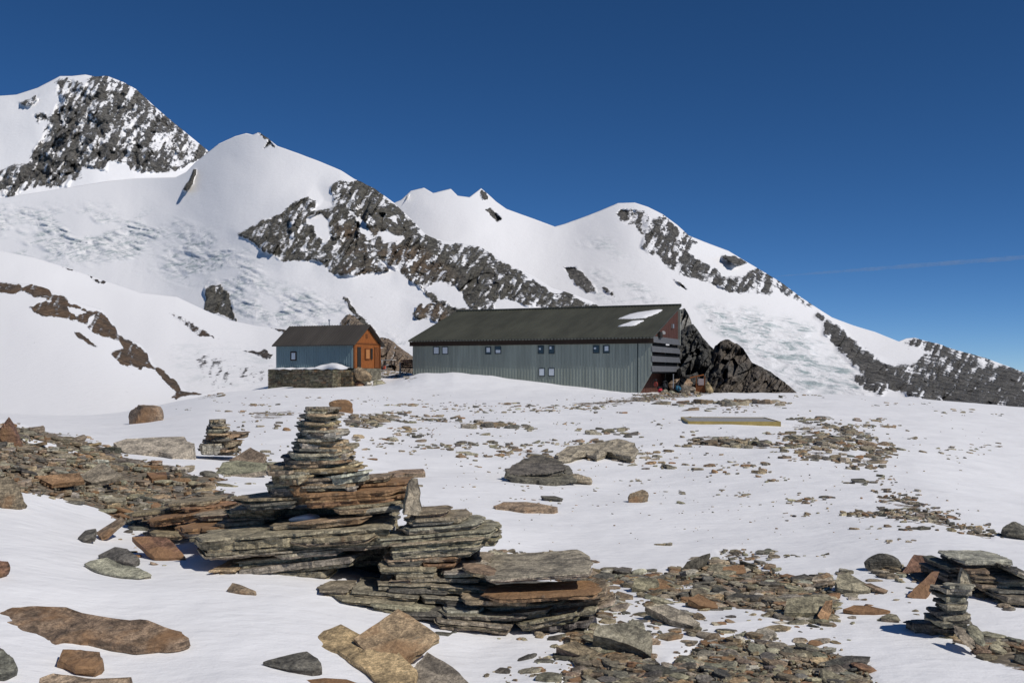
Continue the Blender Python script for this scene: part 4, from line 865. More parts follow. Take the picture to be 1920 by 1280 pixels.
stone_line([(1300,832),(1360,826),(1430,832),(1475,838)], 40, 6, 10, 34, 56); stone_line([(1255,760),(1310,754),(1400,752),(1470,756),(1475,768)], 46, 5, 6, 24, 57)
stone_line([(1640,952),(1700,962),(1760,975),(1820,992),(1900,1008)], 70, 7, 6, 24, 58); stone_line([(1690,930),(1740,950),(1790,972)], 34, 8, 5, 18, 59); stone_line([(1600,962),(1650,966),(1710,968)], 22, 8, 6, 26, 60)
stone_line([(655,786),(720,782),(760,790)], 26, 9, 8, 26, 61); stone_line([(780,786),(860,788),(970,795)], 40, 5, 6, 20, 62); stone_line([(1200,742),(1260,738),(1330,736)], 60, 5, 3, 10, 63); stone_line([(770,808),(830,838),(900,832),(990,842)], 30, 10, 6, 24, 64)
stone_line([(1690,992),(1740,988),(1760,998)], 10, 5, 8, 26, 65); stone_line([(560,742),(640,752),(700,748),(1060,765),(1180,752)], 60, 10, 3, 9, 66)
MID = bare_polys[0][0]
for k in range(85):        # strings of thin plates along the ledges under the snow
    rg_ = np.random.default_rng(9000+k); x_, y_ = rg_.uniform(430, 1750), rg_.uniform(752, 905)
    if sdf(MID, np.array([x_]), np.array([y_]))[0] < 0: continue
    sc_ = (y_-700)/130; scatter(x_, y_, 90*sc_**.5, 9*sc_, int(rg_.integers(5, 16)), 4, 10+16*sc_, 'field', 9100+k, flat=.2)
def visible(c): return 0 <= CX+c[1]/c[2]*F <= 1920
cand.sort(key=lambda c: -c[0]*(1 if visible(c) else .01))
ZL = {'left': [('grey brown plate among the scree at the left', 'stones in the left scree')], 'right': [('flat broken plate in the scree band right of the outcrop', 'stones in the right scree band')],
      'low': [('flat plate in the scree along the bottom edge', 'stones in the bottom scree')], 'field': [('loose stone sticking out of the snow field in front of the huts', 'loose stones in the snow field')]}
PAL = {}
protos = {}
zmb = {z: MB() for z in ZL}
def variety(rg, kind, q):       # a dozen shapes of each colour, shared as mesh data
    key = (kind, q)
    if key not in protos:
        v, f, c = flat_stone(np.random.default_rng(hash(kind) % 1 + len(protos)*17+q), 1.0, .72, .18, kind)
        m = MB(); m.add(v, f, c); o = m.build('stone', M_STONE); me = o.data; bpy.data.objects.remove(o); protos[key] = me
    return protos[key]
CN = dict(grey='grey', green='grey green', dark='dark', brown='brown', tan='tan', rust='rusty', pale='pale grey', red='reddish')
NI = 290
for k, c in enumerate(cand):
    s, x, y, z, L, W, T, kind, rz, rx, ry, zone = c
    rg = np.random.default_rng(k+500)
    if k < NI:
        v, f, cc = flat_stone(rg, L, W, T, kind); m = MB(); m.add(v, f, cc)
        o = m.build('stone', M_STONE); o.location = (x, y, z-T*.35); o.rotation_euler = (rx, ry, rz)
        lb, gp = ZL[zone][0]; tag(o, CN[kind]+' '+lb.replace('grey brown ', ''), 'stone', CN[kind]+' '+gp)
    else:
        v, f, cc = flat_stone(rg, L, W, T, kind)
        zmb[zone].add(npm(rotm(rz, rx, ry), v, (x, y, z-T*.35)), f, cc)
for z, m in zmb.items():
    o = m.build('scree' if z != 'field' else 'pebbles', M_STONE); tag(o, kind='stuff')

# ------------------------------------------------------------------ crags beside the huts
mc = mat_mountain('crag_rock', 30, rock=(.085, .083, .078), rock2=(.13, .11, .09), ks=.5, bmp=.012)
mc2 = mat_mountain('crag_brown', 30, rock=(.19, .155, .12), rock2=(.23, .175, .13), ks=.8, bmp=.012)
def crag(name, label, top, bot, ytop, ybot, mat, seed, amp=.8, rock=1.15, brown=False, ns=1.3, step=.9, jag=2.5):
    x0, x1 = top[0][0], top[-1][0]
    o = relief(name, x0, x1, step, top, bot, ytop, ybot, mat, rock_all=rock, seed=seed, amp=amp, ns=ns, big=.03, bigs=60, dsm=25, jag=jag, back=.08, power=1.2, smooth=False, facets=int((x1-x0)*.42),
               browns=[([(x0-9, 500), (x1+9, 500), (x1+9, 800), (x0-9, 800)], 1)] if brown else ())
    tag(o, label, 'rock crag'); return o
crag('crag', 'pale grey crag behind the right end of the long hut roof', [(1255,640),(1262,600),(1274,582),(1284,578),(1290,588),(1296,602),(1304,640)], [(1255,700),(1304,700)], [(1255,116),(1304,116)], [(1255,110),(1304,110)], mat_mountain('crag_pale', 30, rock=(.24, .23, .21), rock2=(.3, .27, .22), ks=.6, bmp=.012), 21)
crag('crag', 'dark crag directly right of the long hut', [(1262,640),(1276,622),(1288,612),(1300,608),(1310,620),(1318,633),(1326,640),(1334,650),(1346,662),(1362,700),(1372,742)], [(1262,746),(1372,746)], [(1262,108),(1372,106)], [(1262,96),(1372,95)], mc, 22, amp=1.0)
crag('crag', 'broad dark brown crag sloping down to the right of the long hut', [(1318,742),(1326,700),(1334,665),(1340,650),(1350,641),(1360,637),(1382,643),(1394,654),(1402,668),(1410,680),(1428,688),(1444,697),(1462,710),(1480,724),(1498,738),(1510,746)], [(1318,748),(1510,748)], [(1318,106),(1510,100)], [(1318,92),(1510,94)], mc, 23, amp=1.0, brown=True)
crag('crag', 'brown stony knoll in the gap between the two huts', [(640,600),(655,588),(668,596),(684,608),(697,622),(706,634),(716,632),(728,634),(742,645),(755,655),(770,664),(790,675),(820,700)], [(640,735),(820,735)], [(640,150),(820,135)], [(640,116),(820,114)], mc2, 24, amp=1.0, rock=.86, brown=True)

# ------------------------------------------------------------------ huts
TH = math.radians(23.4)
M_WALL = mat_plain('grey_green_metal_cladding', (.285, .315, .275), .5, .20, 1.4, (1.4, 1, .12), bump=.1)
M_WALL2 = mat_plain('blue_grey_cladding', (.19, .265, .285), .5, .12, .8, (1, 1, .25), bump=.1)
M_ROOF = mat_plain('dark_olive_roof_metal', (.078, .078, .058), .55, .25, .7, (1, .3, .3), bump=.1)
M_ROOF2 = mat_plain('dark_brown_roof_metal', (.078, .068, .058), .55, .2, .7, (1, .3, .3), bump=.1)
M_FASC = mat_wood('dark_brown_fascia', (.05, .032, .022), (.025, .017, .013), (.6, 8, 8))
M_RED = mat_wood('red_brown_boards', (.125, .055, .04), (.07, .033, .025))
M_ORG = mat_wood('orange_wood', (.42, .15, .045), (.24, .08, .026))
M_ORG2 = mat_wood('dark_orange_wood', (.24, .085, .028), (.13, .045, .018))
M_FRAME = mat_plain('dark_window_frame', (.03, .04, .042), .4, .1)
M_PANE = mat_plain('pale_window_pane', (.62, .66, .70), .25, .08, 2, spec=.5)  # pale colour stands in for snow and sky reflected in the glass
M_PANED = mat_plain('dark_window_glass', (.012, .016, .02), .08, .1, 2, spec=.8)
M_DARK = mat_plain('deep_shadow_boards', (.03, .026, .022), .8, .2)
M_LOUV = mat_plain('grey_corrugated_panel', (.20, .20, .205), .55, .1, 3, bump=.05)
M_METAL = mat_plain('galvanised_metal', (.4, .4, .4), .4, .1, metal=.5)
def long_hut():
    x0 = (1222-CX)/F*90; e = empty('long_hut', (x0, 90, 0.0), -TH)
    tag(e, 'long grey metal-clad mountain hut with dark olive roof behind a snow drift', 'mountain hut')
    L, D = 24.6, 10.0; z0, ze, zf, zr = -1.2, 4.86, 4.42, 8.30
    # front wall with ribs
    m = MB(); m.box(-L, -1.35, 0, .12, z0, zf+.3); x = -L+.05
    while x < -1.40:
        m.box(x, x+.05, -.035, .003, z0, zf+.25); x += .31
    m.build('wall', M_WALL, e)
    m = MB(); m.hexa([(-1.30,0,-.4),(-1.28,0,-.4),(-1.28,.12,-.4),(-1.30,.12,-.4),(-1.30,0,zf+.3),(0,0,zf+.3),(0,.12,zf+.3),(-1.30,.12,zf+.3)])
    m = MB(); v = [(-1.28,0,-.35),(-1.28,.12,-.35),(0,0,1.75),(0,.12,1.75),(0,0,zf+.3),(0,.12,zf+.3),(-1.28,0,zf+.3),(-1.28,.12,zf+.3)]
    m.add(v, [(0,2,4,6),(1,7,5,3),(0,1,3,2),(2,3,5,4),(4,5,7,6),(6,7,1,0)])
    for x in (-.95, -.62, -.30): m.box(x, x+.04, -.03, .003, -.35+(x+1.28)*1.64+.25, zf+.25)
    m.build('wing_wall', M_WALL, e)
    m = MB(); m.box(-1.36, -1.27, -.06, .14, -.6, zf+.25); m.build('downpipe', M_FRAME, e)
    m = MB(); m.box(-L, -L+.12, .12, D, z0, ze+.1); m.hexa([(-L,.12,ze),(-L+.12,.12,ze),(-L+.12,D,ze),(-L,D,ze),(-L,.12,ze+.05),(-L+.12,.12,ze+.05),(-L+.12,D,zr-.15),(-L,D,zr-.25)])
    m.build('side_wall', M_WALL, e)
    m = MB(); m.box(-L+.12, -1.3, D-.15, D, z0, zr-.2); m.build('back_wall', M_WALL, e)
    # end wall, set back, and the gable above
    m = MB(); m.box(-1.5, -1.36, .12, D-.15, z0, ze)
    for k in range(16): m.box(-1.36, -1.34, .3+k*.6, .34+k*.6, z0, ze)
    m.build('end_wall', M_RED, e)
    m = MB(); yy = [(.3, 5.1), (D-.05, 5.1), (D-.05, zr-.22), (.3, 5.12)]
    v = [(x, y, z) for x in (-.22, -.05) for y, z in yy]; m.add(v, [(3,2,1,0),(4,5,6,7),(0,1,5,4),(1,2,6,5),(2,3,7,6),(3,0,4,7)])
    for k in range(14):
        y = .9+k*.65; zt = 5.0+(y-.35)*.325; m.box(-.05, -.035, y, y+.04, 5.11, max(5.15, zt-.05))
    m.build('gable', M_RED, e)
    # roof: sheet with standing ribs
    m = MB(); s = (zr-ze)/(D+.5)
    def rz_(y): return ze+.12+(y+.5)*s
    m.hexa([(-L-.25,-.5,rz_(-.5)-.1),(.25,-.5,rz_(-.5)-.1),(.25,D+.2,rz_(D+.2)-.1),(-L-.25,D+.2,rz_(D+.2)-.1),(-L-.25,-.5,rz_(-.5)),(.25,-.5,rz_(-.5)),(.25,D+.2,rz_(D+.2)),(-L-.25,D+.2,rz_(D+.2))])
    x = -L-.2
    while x < .22:
        m.hexa([(x,-.53,rz_(-.53)-.03),(x+.06,-.53,rz_(-.53)-.03),(x+.06,D+.2,rz_(D+.2)-.03),(x,D+.2,rz_(D+.2)-.03),(x,-.53,rz_(-.53)+.05),(x+.06,-.53,rz_(-.53)+.05),(x+.06,D+.2,rz_(D+.2)+.05),(x,D+.2,rz_(D+.2)+.05)]); x += .33
    roof = m.build('roof', M_ROOF, e)
    m = MB(); m.box(-L-.2, .2, D+.05, D+.35, zr+.18, zr+.34); m.build('ridge_cap', M_ROOF, e)
    m = MB(); m.box(-L-.22, .22, -.26, -.20, zf, ze+.0)
    for k in range(60):
        x = -L+k*.41
        if x < .1: m.box(x, x+.04, -.275, -.26, zf+.02, ze-.02)
    m.box(-L-.2, .2, -.20, 0, ze-.35, ze-.25); m.build('fascia', M_FASC, e)
    m = MB(); x = -L-.2
    while x < .22: m.box(x+.1, x+.24, -.56, -.5, ze-.02, ze+.09); x += .33
    m.build('eave_edge', mat_plain('worn_roof_edge', (.16, .16, .14), .5, .2), e)
    # balcony bands on the right end
    for k, (a, b) in enumerate(((4.52, 5.10), (3.66, 4.20), (2.76, 3.30), (1.86, 2.40))):
        m = MB(); m.hexa([(-.1,.0,a),(.12,.0,a),(.12,D+.3,a),(-.1,D+.3,a),(-.1,.0,b),(-.02,.0,b),(-.02,D+.3,b),(-.1,D+.3,b)])
        y = .1
        while y < D+.2: m.hexa([(.10,y,a),(.16,y,a),(.16,y+.12,a),(.10,y+.12,a),(-.04,y,b),(.02,y,b),(.02,y+.12,b),(-.04,y+.12,b)]); y += .3
        m.build('balcony_band', M_LOUV, e)
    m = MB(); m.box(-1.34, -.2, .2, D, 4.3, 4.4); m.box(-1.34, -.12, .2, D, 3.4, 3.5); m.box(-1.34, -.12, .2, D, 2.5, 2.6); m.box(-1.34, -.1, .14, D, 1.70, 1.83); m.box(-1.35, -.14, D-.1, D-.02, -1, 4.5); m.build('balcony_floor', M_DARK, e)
    # end post
    m = MB(); m.box(-.14, .14, D+.1, D+.24, 4.5, zr-.2); m.build('corner_post', mat_plain('pale_post', (.33, .33, .28), .6, .1), e)
    # lamp on the gable
    lampo = MB(); lampo.tube((.02, 3.3, 5.35), (.22, 3.3, 5.45), .05); lampo.tube((.15, 3.25, 5.4), (.30, 3.1, 5.5), .10, 12, r2=.19); lampo.build('dish', M_LOUV, e)
    m = MB(); m.box(-.04, .25, 2.1, 2.9, 5.0, 5.55); m.build('vent_box', M_DARK, e)
    m = MB(); m.box(-.04, .15, 7.2, 7.6, 6.1, 6.5); m.build('wall_lamp', M_METAL, e)
    # windows: photo columns converted along the wall
    def wx(px):      # local x where the sight line through px meets the front wall
        u = (px-CX)/F; c_, s_ = math.cos(TH), math.sin(TH)
        # (x0 + t c, 90 - t s): x = u y
        return (u*90-x0)/(c_+u*s_)
    def wz(px, py):
        t = wx(px); y = 90-t*math.sin(TH); return EYE-(py-HY)/F*y
    for (a, b, t, bt, pn) in ((813,824,650,664,0), (829.5,840.5,650,664,0), (910,921,650,664,1), (928,940,649,663,2), (1009,1020,648,663,3), (1029,1040,648,663,4), (1112,1124,647,662,3), (1131,1143,647,662,1), (1010.5,1022,690,705,5), (1028.5,1040.5,690,705,0)):
        xa, xb, za, zb = wx(a), wx(b), wz(a, bt), wz(a, t)
        m = MB(); d = -.07; fr = .055
        m.box(xa, xb, d, .0-.004, za-.02, za+fr); m.box(xa, xb, d, -.004, zb-fr, zb); m.box(xa, xa+fr, d, -.004, za+fr, zb-fr); m.box(xb-fr, xb, d, -.004, za+fr, zb-fr)
        wdw = m.build('window', M_FRAME, e)
        m = MB(); m.box(xa+fr, xb-fr, -.035-.02, -.036-.016+.01, za+fr, zb-fr)
        m.build('pane', M_PANE if pn in (0, 5) else M_PANED, wdw)
        if pn in (1, 2, 3, 4):
            xm, zm = (xa+xb)/2, (za+zb)/2
            q = {1: (xa+.16, xb-.1, zm-.15, zb-.1), 2: (xa+.12, xb-.08, za+.08, zm), 3: (xa+.1, xm, zm, zm+.16), 4: (xa+.1, xm, zm+.05, zb-.08)}[pn]
            m = MB(); m.box(q[0], q[1], -.068, -.058, q[2], q[3]); m.build('glass_reflection', M_PANE, wdw)  # pale patch on dark glass, a painted reflection of the snow
    return e, rz_
lh, roofz = long_hut()
# snow left on the long roof
def roof_snow():
    e = lh; rg = np.random.default_rng(2)
    def strip(name, pts, label):
        O = np.array(pts, float); Q = []
        for i in range(len(O)):
            p, q = O[i], O[(i+1) % len(O)]
            for k in range(4): Q.append(p+(q-p)*k/4)
        Q = np.array(Q); k = np.arange(len(Q)); Q[:, 0] += (fbm(k*.8, 3, 0, 2)-.5)*.3; Q[:, 1] += (fbm(k*.8, 9, 0, 2)-.5)*.2
        c = Q.mean(0); n = len(Q); V = []
        for s_, h_ in ((1.0, .03), (.93, .13), (.6, .20), (.2, .22)):
            r = c+(Q-c)*s_; V.append(np.column_stack([r, [roofz(y)+h_ for y in r[:, 1]]]))
        V = np.concatenate(V+[np.array([[c[0], c[1], roofz(c[1])+.22]])]); f = []
        for k in range(3):
            for i in range(n): f.append((k*n+i, k*n+(i+1) % n, (k+1)*n+(i+1) % n, (k+1)*n+i))
        for i in range(n): f.append((3*n+i, 3*n+(i+1) % n, 4*n))
        m = MB(); m.add(V, f); o = m.build(name, M_SNOW, None, True); o.location = e.location; o.rotation_euler = e.rotation_euler; tag(o, label, 'snow')
    strip('roof_snow', [(-4.9,5.6),(-4.4,6.7),(-3.5,7.6),(-2.3,8.3),(-1.15,8.5),(-1.3,7.6),(-1.7,6.6),(-2.2,5.7),(-3.4,5.5)], 'large white patch of snow on the right part of the long hut roof')
    strip('roof_snow', [(-4.1,2.9),(-3.4,3.9),(-3.0,4.6),(-2.1,4.7),(-2.2,3.9),(-2.5,3.1)], 'small snow strip on the long hut roof just below the large patch')
roof_snow()

def small_hut():
    x0 = (661-CX)/F*95; e = empty('small_hut', (x0, 95, 2.2), -TH)
    tag(e, 'small hut with blue grey side wall and orange wooden gable front', 'mountain hut')
    L, W, H, R = 8.85, 5.0, 2.40, 1.75
    m = MB(); m.box(-L, 0, 0, .1, 0, H+.1); x = -L+.05
    while x < -.05: m.box(x, x+.04, -.03, .003, 0, H); x += .27
    m.build('wall', M_WALL2, e)
    m = MB(); m.box(-L, 0, W-.1, W, 0, H+.1); m.build('back_wall', M_WALL2, e)
    m = MB(); v = [(x, y, z) for x in (-L, -L+.1) for y, z in ((.1, 0), (W-.1, 0), (W-.1, H), (W/2, H+R-.1), (.1, H))]
    m.add(v, [(4,3,2,1,0),(5,6,7,8,9),(0,1,6,5),(1,2,7,6),(2,3,8,7),(3,4,9,8),(4,0,5,9)]); m.build('end_wall', M_WALL2, e)
    m = MB(); m.box(-L, .1, .14, W+.05, -2.6, .0, (.16, .15, .12, 0)); m.build('foundation', mat_stone('foundation_stone', 2.0, .5), e)
    # wooden gable front
    m = MB(); v = [(x, y, z) for x in (-.12, .02) for y, z in ((.1, 0), (W-.1, 0), (W-.1, H-.02), (W/2, H+R-.1), (.1, H-.02))]
    m.add(v, [(4,3,2,1,0),(5,6,7,8,9),(0,1,6,5),(1,2,7,6),(2,3,8,7),(3,4,9,8),(4,0,5,9)])
    y = .12
    while y < W-.15:
        if y < W/2: zt = H+(y/(W/2))*R-.2
        else: zt = H+((W-y)/(W/2))*R-.2
        m.box(.02, .045, y, y+.13, .02, zt); y += .2
    g = m.build('gable_front', M_ORG, e)
    m = MB(); m.box(.046, .09, .05, W-.05, H-.05, H+.06); m.build('cross_beam', M_ORG2, e)
    m = MB(); m.box(.047, .10, .75, 1.35, .05, 2.05); m.build('doorway', M_DARK, e)
    m = MB(); m.box(.047, .12, 3.9, 4.7, .05, 2.1); dr = m.build('door', M_ORG2, e)
    for yy in (.1, 4.8): 
        m = MB(); m.box(.047, .14, yy, yy+.16, 0, H); m.build('post', M_ORG2, e)
    m = MB(); m.box(.05, .14, 2.1, 2.95, .85, 1.95); wn_ = m.build('window', M_ORG2, e)
    m = MB(); m.box(.13, .16, 2.22, 2.83, .97, 1.83); m.build('pane', mat_plain('orange_shutter', (.5, .22, .08), .6, .1), wn_)
    m = MB(); m.box(.047, .14, 3.15, 3.45, .9, 1.95); m.build('shutter', M_DARK, e)
    m = MB(); m.box(.047, .09, 2.3, 2.7, 2.95, 3.35); m.build('gable_hatch', M_ORG2, e)
    # side window
    xa, xb = -L+1.75, -L+2.45
    m = MB(); m.box(xa, xb, -.07, -.034, .75, 1.65); wd = m.build('window', M_FASC, e)
    m = MB(); m.box(xa+.14, xb-.12, -.09, -.071, .88, 1.52); m.build('pane', M_PANE, wd)
    # roof: two slopes
    for sgn in (0, 1):
        m = MB(); o_ = .38; s = R/(W/2)
        def pt(x, y): 
            d = y if sgn == 0 else W-y
            return (x, y, H+.02+d*s)
        ya, yb = (-o_, W/2) if sgn == 0 else (W+o_, W/2)
        P = [pt(-L-.25, ya), pt(.45, ya), pt(.45, yb), pt(-L-.25, yb)]
        if sgn: P = [P[1], P[0], P[3], P[2]]
        m.hexa([(p[0], p[1], p[2]) for p in P]+[(p[0], p[1], p[2]+.10) for p in P])
        x = -L-.2
        while x < .42:
            q = [pt(x, ya), pt(x+.05, ya), pt(x+.05, yb), pt(x, yb)]
            if sgn: q = [q[1], q[0], q[3], q[2]]
            m.hexa([(p[0], p[1], p[2]+.08) for p in q]+[(p[0], p[1], p[2]+.14) for p in q]); x += .3
        m.build('roof', M_ROOF2, e)
    m = MB(); m.tube((-4.3, 2.5, H+R), (-4.3, 2.5, H+R+.62), .06); m.tube((-4.3, 2.5, H+R+.55), (-4.3, 2.5, H+R+.72), .1, 8); m.build('flue', M_METAL, e)
    return e
sh = small_hut()
# dry-stone terrace under the small hut
def stone_wall():
    e = empty('terrace_wall', (sh.location.x, sh.location.y, 0), -TH); tag(e, 'dry stone terrace wall under the small hut with a short wing', 'stone wall')
    M_W = mat_stone('terrace_stone', 2.0, .5); rg = np.random.default_rng(11)
    def face(name, x0, x1, y0, y1, z0, z1, cols=('green', 'grey', 'brown', 'green')):
        m = MB(); m.box(x0+.08, x1-.08, y0+.08, y1-.08, z0, z1-.05, (.08, .08, .065, 0)); z = z0
        while z < z1-.02:
            h = min(rg.uniform(.13, .26), z1-z)
            for ax in (0, 1):
                a, b = (x0, x1) if ax == 0 else (y0, y1); p = a
                while p < b-.02:
                    wd = min(rg.uniform(.22, .6), b-p); d = rg.uniform(0, .05); c = tint(cols[rg.integers(len(cols))], rg, .3)*np.array([.45, .45, .42, 1])
                    if ax == 0: m.box(p+.01, p+wd-.01, y0-.02+d, y0+.30, z+.012, z+h-.012, c)
                    else: m.box(x1-.30, x1+.02-d, p+.01, p+wd-.01, z+.012, z+h-.012, c)
                    p += wd
            z += h
        m.build(name, M_W, e)
    face('wall_run', -8.95, -3.9, -1.2, 0.6, -.6, 2.12)
    face('wing', -4.3, .15, -3.6, -.4, -1.6, 2.02)
    face('wall_end', .16, 1.3, -2.2, 1.2, -1.0, 1.80, ('brown', 'tan', 'grey', 'brown'))
    m = MB()
    n = 60; xs = np.linspace(-9.0, .2, n); V = []
    for j, (dy, dz) in enumerate(((-1.28, 0), (-1.24, .08), (-.7, .12), (-.1, .16))):
        for x in xs: 
            bump_ = .55*math.exp(-((x+2.0)/1.3)**2)*(1+.12*math.sin(x*4.1+1))
            V.append((x, dy+(.2*math.sin(x*2)), 2.10+dz+(bump_*(.9 if j == 2 else .35 if j == 1 else .8 if j == 3 else 0))+.04*math.sin(x*5.3)))
    f = [(j*n+i, j*n+i+1, (j+1)*n+i+1, (j+1)*n+i) for j in range(3) for i in range(n-1)]
    m.add(V, f); o = m.build('snow_ridge', M_SNOW, None, True); o.location = e.location; o.rotation_euler = e.rotation_euler; tag(o, 'line of snow with a small heap lying on the terrace wall', 'snow')
stone_wall()
bw = sh.location
def local_on(e, x, y, z): return e.matrix_basis @ Vector((x, y, z))
def loose_boulders():
    rg = np.random.default_rng(31)
    for k, (px, py, w_, h_, kd, lb) in enumerate(((680, 712, 26, 24, 'tan', 'pale brown boulder at the right end of the terrace wall'), (672, 728, 16, 12, 'red', 'small reddish boulder below the terrace wall end'), (690, 724, 18, 10, 'pale', 'pale boulder in snow below the terrace wall end'), (708, 722, 26, 10, 'green', 'low boulder half under snow between the huts'))):
        g = P3(px, py, 93); W, H = w_/F*93, h_/F*93; v, f = facet_rock(rg, W*.55, W*.5, H*.6, 16, 10, 10)
        m = MB(); m.add(v, f, np.tile(tint(kd, rg), (len(v), 1))); o = m.build('boulder', M_STONE_FAR); o.location = (g.x, g.y, g.z+H*.4); tag(o, lb, 'rock')
loose_boulders()
def end_boulders():
    rg = np.random.default_rng(77)
    for px, py, Y, w_, h_, kd, lb in ((1268, 738, 97.5, 44, 38, 'brown', 'grey brown boulder behind the rucksacks at the end of the long hut'), (1292, 738, 94, 26, 16, 'grey', 'low grey boulder between the blue rucksack and the wooden stand'), (1258, 740, 92.5, 14, 9, 'pale', 'small pale stone beside the bright red rucksack'), (1328, 738, 92, 14, 22, 'tan', 'upright tan stone right of the wooden stand')):
        g = P3(px, py, Y); W, H = w_/F*Y, h_/F*Y; v, f = facet_rock(rg, W*.55, W*.5, H*.6, 18, 12, 9)
        m = MB(); m.add(v, f, np.tile(tint(kd, rg), (len(v), 1))); o = m.build('boulder', M_STONE_FAR); o.location = (g.x, g.y, g.z+H*.42); tag(o, lb, 'rock')
end_boulders()

# ------------------------------------------------------------------ small things
def deck():
    a, b = P3(1290, 795, 34.5), P3(1464, 796, 34.2); a.z = b.z = float(gz(a.x+1.5, a.y)); e = empty('wooden_deck', tuple((a+b)/2)); tag(e, 'low square wooden deck with yellow edge lying in the snow field', 'deck')
    e.location.z = a.z-.10; w_ = (b-a).length; rz = math.atan2(b.y-a.y, b.x-a.x); e.rotation_euler = (0, 0, rz)
    h = .17; d = 3.4
    m = MB(); n = 22
    for k in range(n): m.box(-w_/2+.05, w_/2-.05, d*k/n+.03, d*(k+1)/n+.015, h-.04, h)
    m.build('planking', mat_plain('grey_boards', (.36, .35, .33), .7, .2, 3, (.3, 6, 1)), e)
    my = mat_plain('yellow_edge_board', (.40, .30, .10), .6, .2)
    for x0, x1, y0, y1 in ((-w_/2, w_/2, -.03, .03), (-w_/2, w_/2, d, d+.06), (-w_/2, -w_/2+.05, .03, d), (w_/2-.05, w_/2, .03, d)):
        m = MB(); m.box(x0, x1, y0, y1, -.1, h+.02); m.build('edge_board', my, e)
deck()
def contrail():
    n = 90; V = []; f = []; k = 10
    Yc = 22000.0
    for i in range(n):
        t = i/(n-1); px = 1440+(2150-1440)*t; py = 519-(519-465)*t
        c = P3(px, py, Yc-4000*t); r = (12+38*math.sin(min(1, t*2.2)*math.pi/2))*(1+.06*math.sin(i*1.7)+.08*math.sin(i*.6))
        for j in range(k):
            a = 2*math.pi*j/k; V.append((c.x, c.y+math.cos(a)*r*1.6, c.z+math.sin(a)*r))
    for i in range(n-1):
        for j in range(k): f.append((i*k+j, i*k+(j+1) % k, (i+1)*k+(j+1) % k, (i+1)*k+j))
    nt = NT('thin_ice_cloud'); out = nt.t.nodes['Material Output']; nt.t.nodes.remove(nt.b)
    vol = nt.n('ShaderNodeVolumePrincipled'); vol.inputs['Color'].default_value = (1, 1, 1, 1); vol.inputs['Anisotropy'].default_value = .2
    nt.l(nt.lin(nt.noise(nt.obj((1, 1, 1)), .004, 3, .6), .3, .7, .0008, .0026), vol.inputs['Density']); nt.l(vol.outputs[0], out.inputs['Volume'])
    m = MB(); m.add(V, f); o = m.build('contrail', nt.m, None, True); tag(o, 'faint thin white vapour trail in the blue sky at the right', 'contrail')
contrail()
def rucksack(px, py, Y, w_, col, label, lean=0.3):
    g = P3(px, py, Y); e = empty('rucksack', tuple(g), random.Random(int(px)).uniform(-.6, .6)); tag(e, label, 'rucksack')
    mt = mat_plain('rucksack_'+label.split()[0], col, .6, .15, 4, bump=.2); md = mat_plain('dark_webbing', (.02, .02, .022), .7, .1)
    W = w_/F*Y; H = W*1.25; rg = np.random.default_rng(int(px))
    v, f = facet_rock(rg, W*.5, W*.34, H*.5, 18, 12, 40, .5); v[:, 2] += H*.45
    m = MB(); m.add(v, f); m.build('bag', mt, e, True)
    v, f = facet_rock(rg, W*.4, W*.34, H*.15, 16, 9, 30, .3); v[:, 2] += H*.92
    m = MB(); m.add(v, f); m.build('lid', md, e, True)
    for s_ in (-1, 1):
        m = MB(); m.tube((s_*W*.2, -W*.36, H*.1), (s_*W*.22, -W*.38, H*.85), .025, 6); m.build('strap', md, e)
    v, f = facet_rock(rg, W*.3, W*.12, H*.2, 12, 8, 20, .3); v[:, 1] -= W*.34; v[:, 2] += H*.35
    m = MB(); m.add(v, f); m.build('pocket', mt, e, True)
    e.rotation_euler[0] = lean; return e
rucksack(1240, 738, 88.5, 15, (.55, .03, .05), 'bright red rucksack lying by the right end of the long hut', -.9)
rucksack(1247, 731, 89.5, 14, (.02, .022, .025), 'black rucksack leaning behind the bright red one', -.2)
rucksack(1229, 727, 89.8, 13, (.30, .05, .035), 'dull red rucksack against the end wall of the long hut', 0)
rucksack(1273, 736, 91, 15, (.02, .12, .20), 'blue rucksack on the stones right of the red ones', -.3)
rucksack(721, 694, 101, 10, (.55, .10, .05), 'orange red rucksack standing between the two huts', 0)
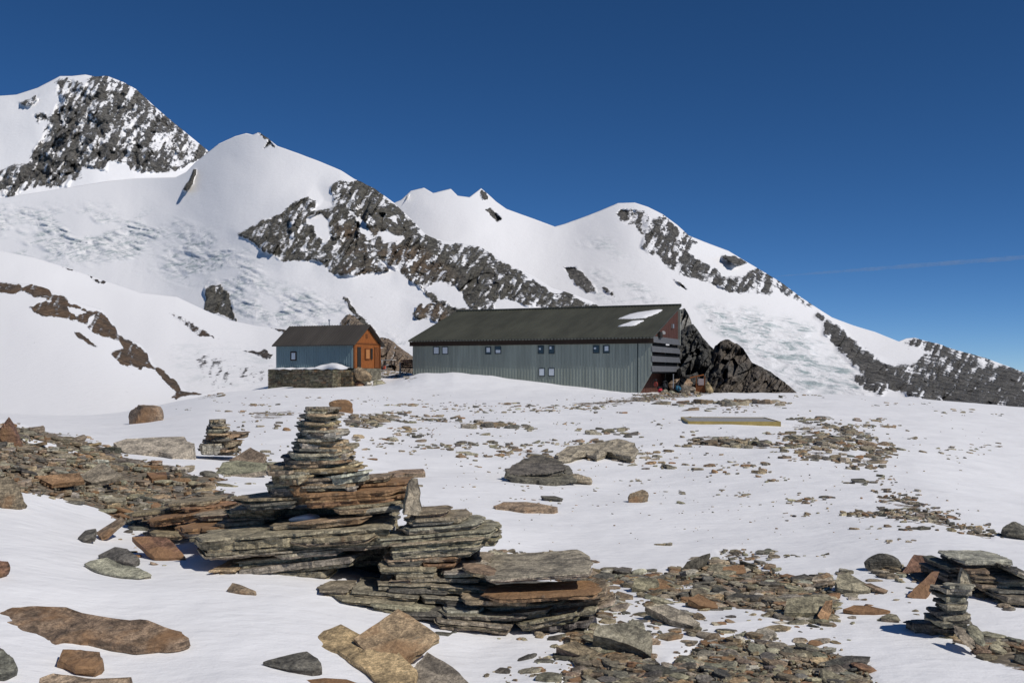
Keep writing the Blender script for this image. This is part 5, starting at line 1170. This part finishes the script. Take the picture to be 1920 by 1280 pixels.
def wood_stand():
    g = P3(1313, 737, 92); e = empty('wooden_stand', tuple(g), -.3); tag(e, 'small orange brown wooden stand with slanting top before the dark crag', 'wooden stand')
    m = MB(); m.box(-.62, .62, -.03, .5, 1.55, 1.66); o = m.build('slanting_top', M_ORG, e); o.rotation_euler = (0, -.22, 0)
    for x in (-.42, .35): 
        m = MB(); m.box(x, x+.1, 0, .1, -.2, 1.6); m.build('post', M_ORG2, e)
    m = MB(); m.box(-.32, .34, .02, .4, 0, .85); m.build('box', M_ORG2, e)
    m = MB(); m.box(-.18, .32, -.02, .0, .75, 1.35); m.build('panel', mat_plain('faded_pink_panel', (.45, .36, .34), .6, .1), e)
wood_stand()
def table():
    g = P3(727, 690, 103); e = empty('table', tuple(g), -TH); tag(e, 'pale topped table with things on it between the two huts', 'table')
    m = MB(); m.box(-.75, .75, -.4, .4, .80, .87); m.build('table_top', mat_plain('pale_boards', (.6, .58, .54), .6, .1), e)
    for x in (-.65, .6):
        for y in (-.33, .28): m = MB(); m.box(x, x+.06, y, y+.06, 0, .8); m.build('leg', M_FASC, e)
table()
def pole(px, py0, py1, Y, r, label, mt):
    a, b = P3(px, py1, Y), P3(px+.5, py0, Y); e = empty('post', tuple(a)); tag(e, label, 'post')
    m = MB(); m.tube((0, 0, -.3), tuple(b-a), r, 8, r2=r*.8); m.build('shaft', mt, e)
    m = MB(); m.tube(tuple(b-a), tuple(b-a+Vector((0, 0, .05))), r*1.25, 8); m.build('cap', M_METAL, e)
pole(750, 680, 702, 104, .11, 'pale thick post between the two huts', mat_plain('weathered_pale_wood', (.5, .46, .4), .7, .15))
pole(1262, 702, 722, 93, .05, 'short grey pole by the stones at the hut end', M_METAL)
def woodpile():
    g = P3(765, 690, 102); e = empty('woodpile', tuple(g), -TH); tag(e, 'dark pile of stacked wood against the left end of the long hut', 'woodpile'); rg = np.random.default_rng(5)
    for k in range(26):
        x = -.6+(k % 7)*.2; z = .1+(k//7)*.22; m = MB(); m.tube((x, -.3, z), (x+rg.uniform(-.03, .03), .5, z), rg.uniform(.07, .1), 8); m.build('log', M_FASC if rg.random() < .6 else M_RED, e)
woodpile()
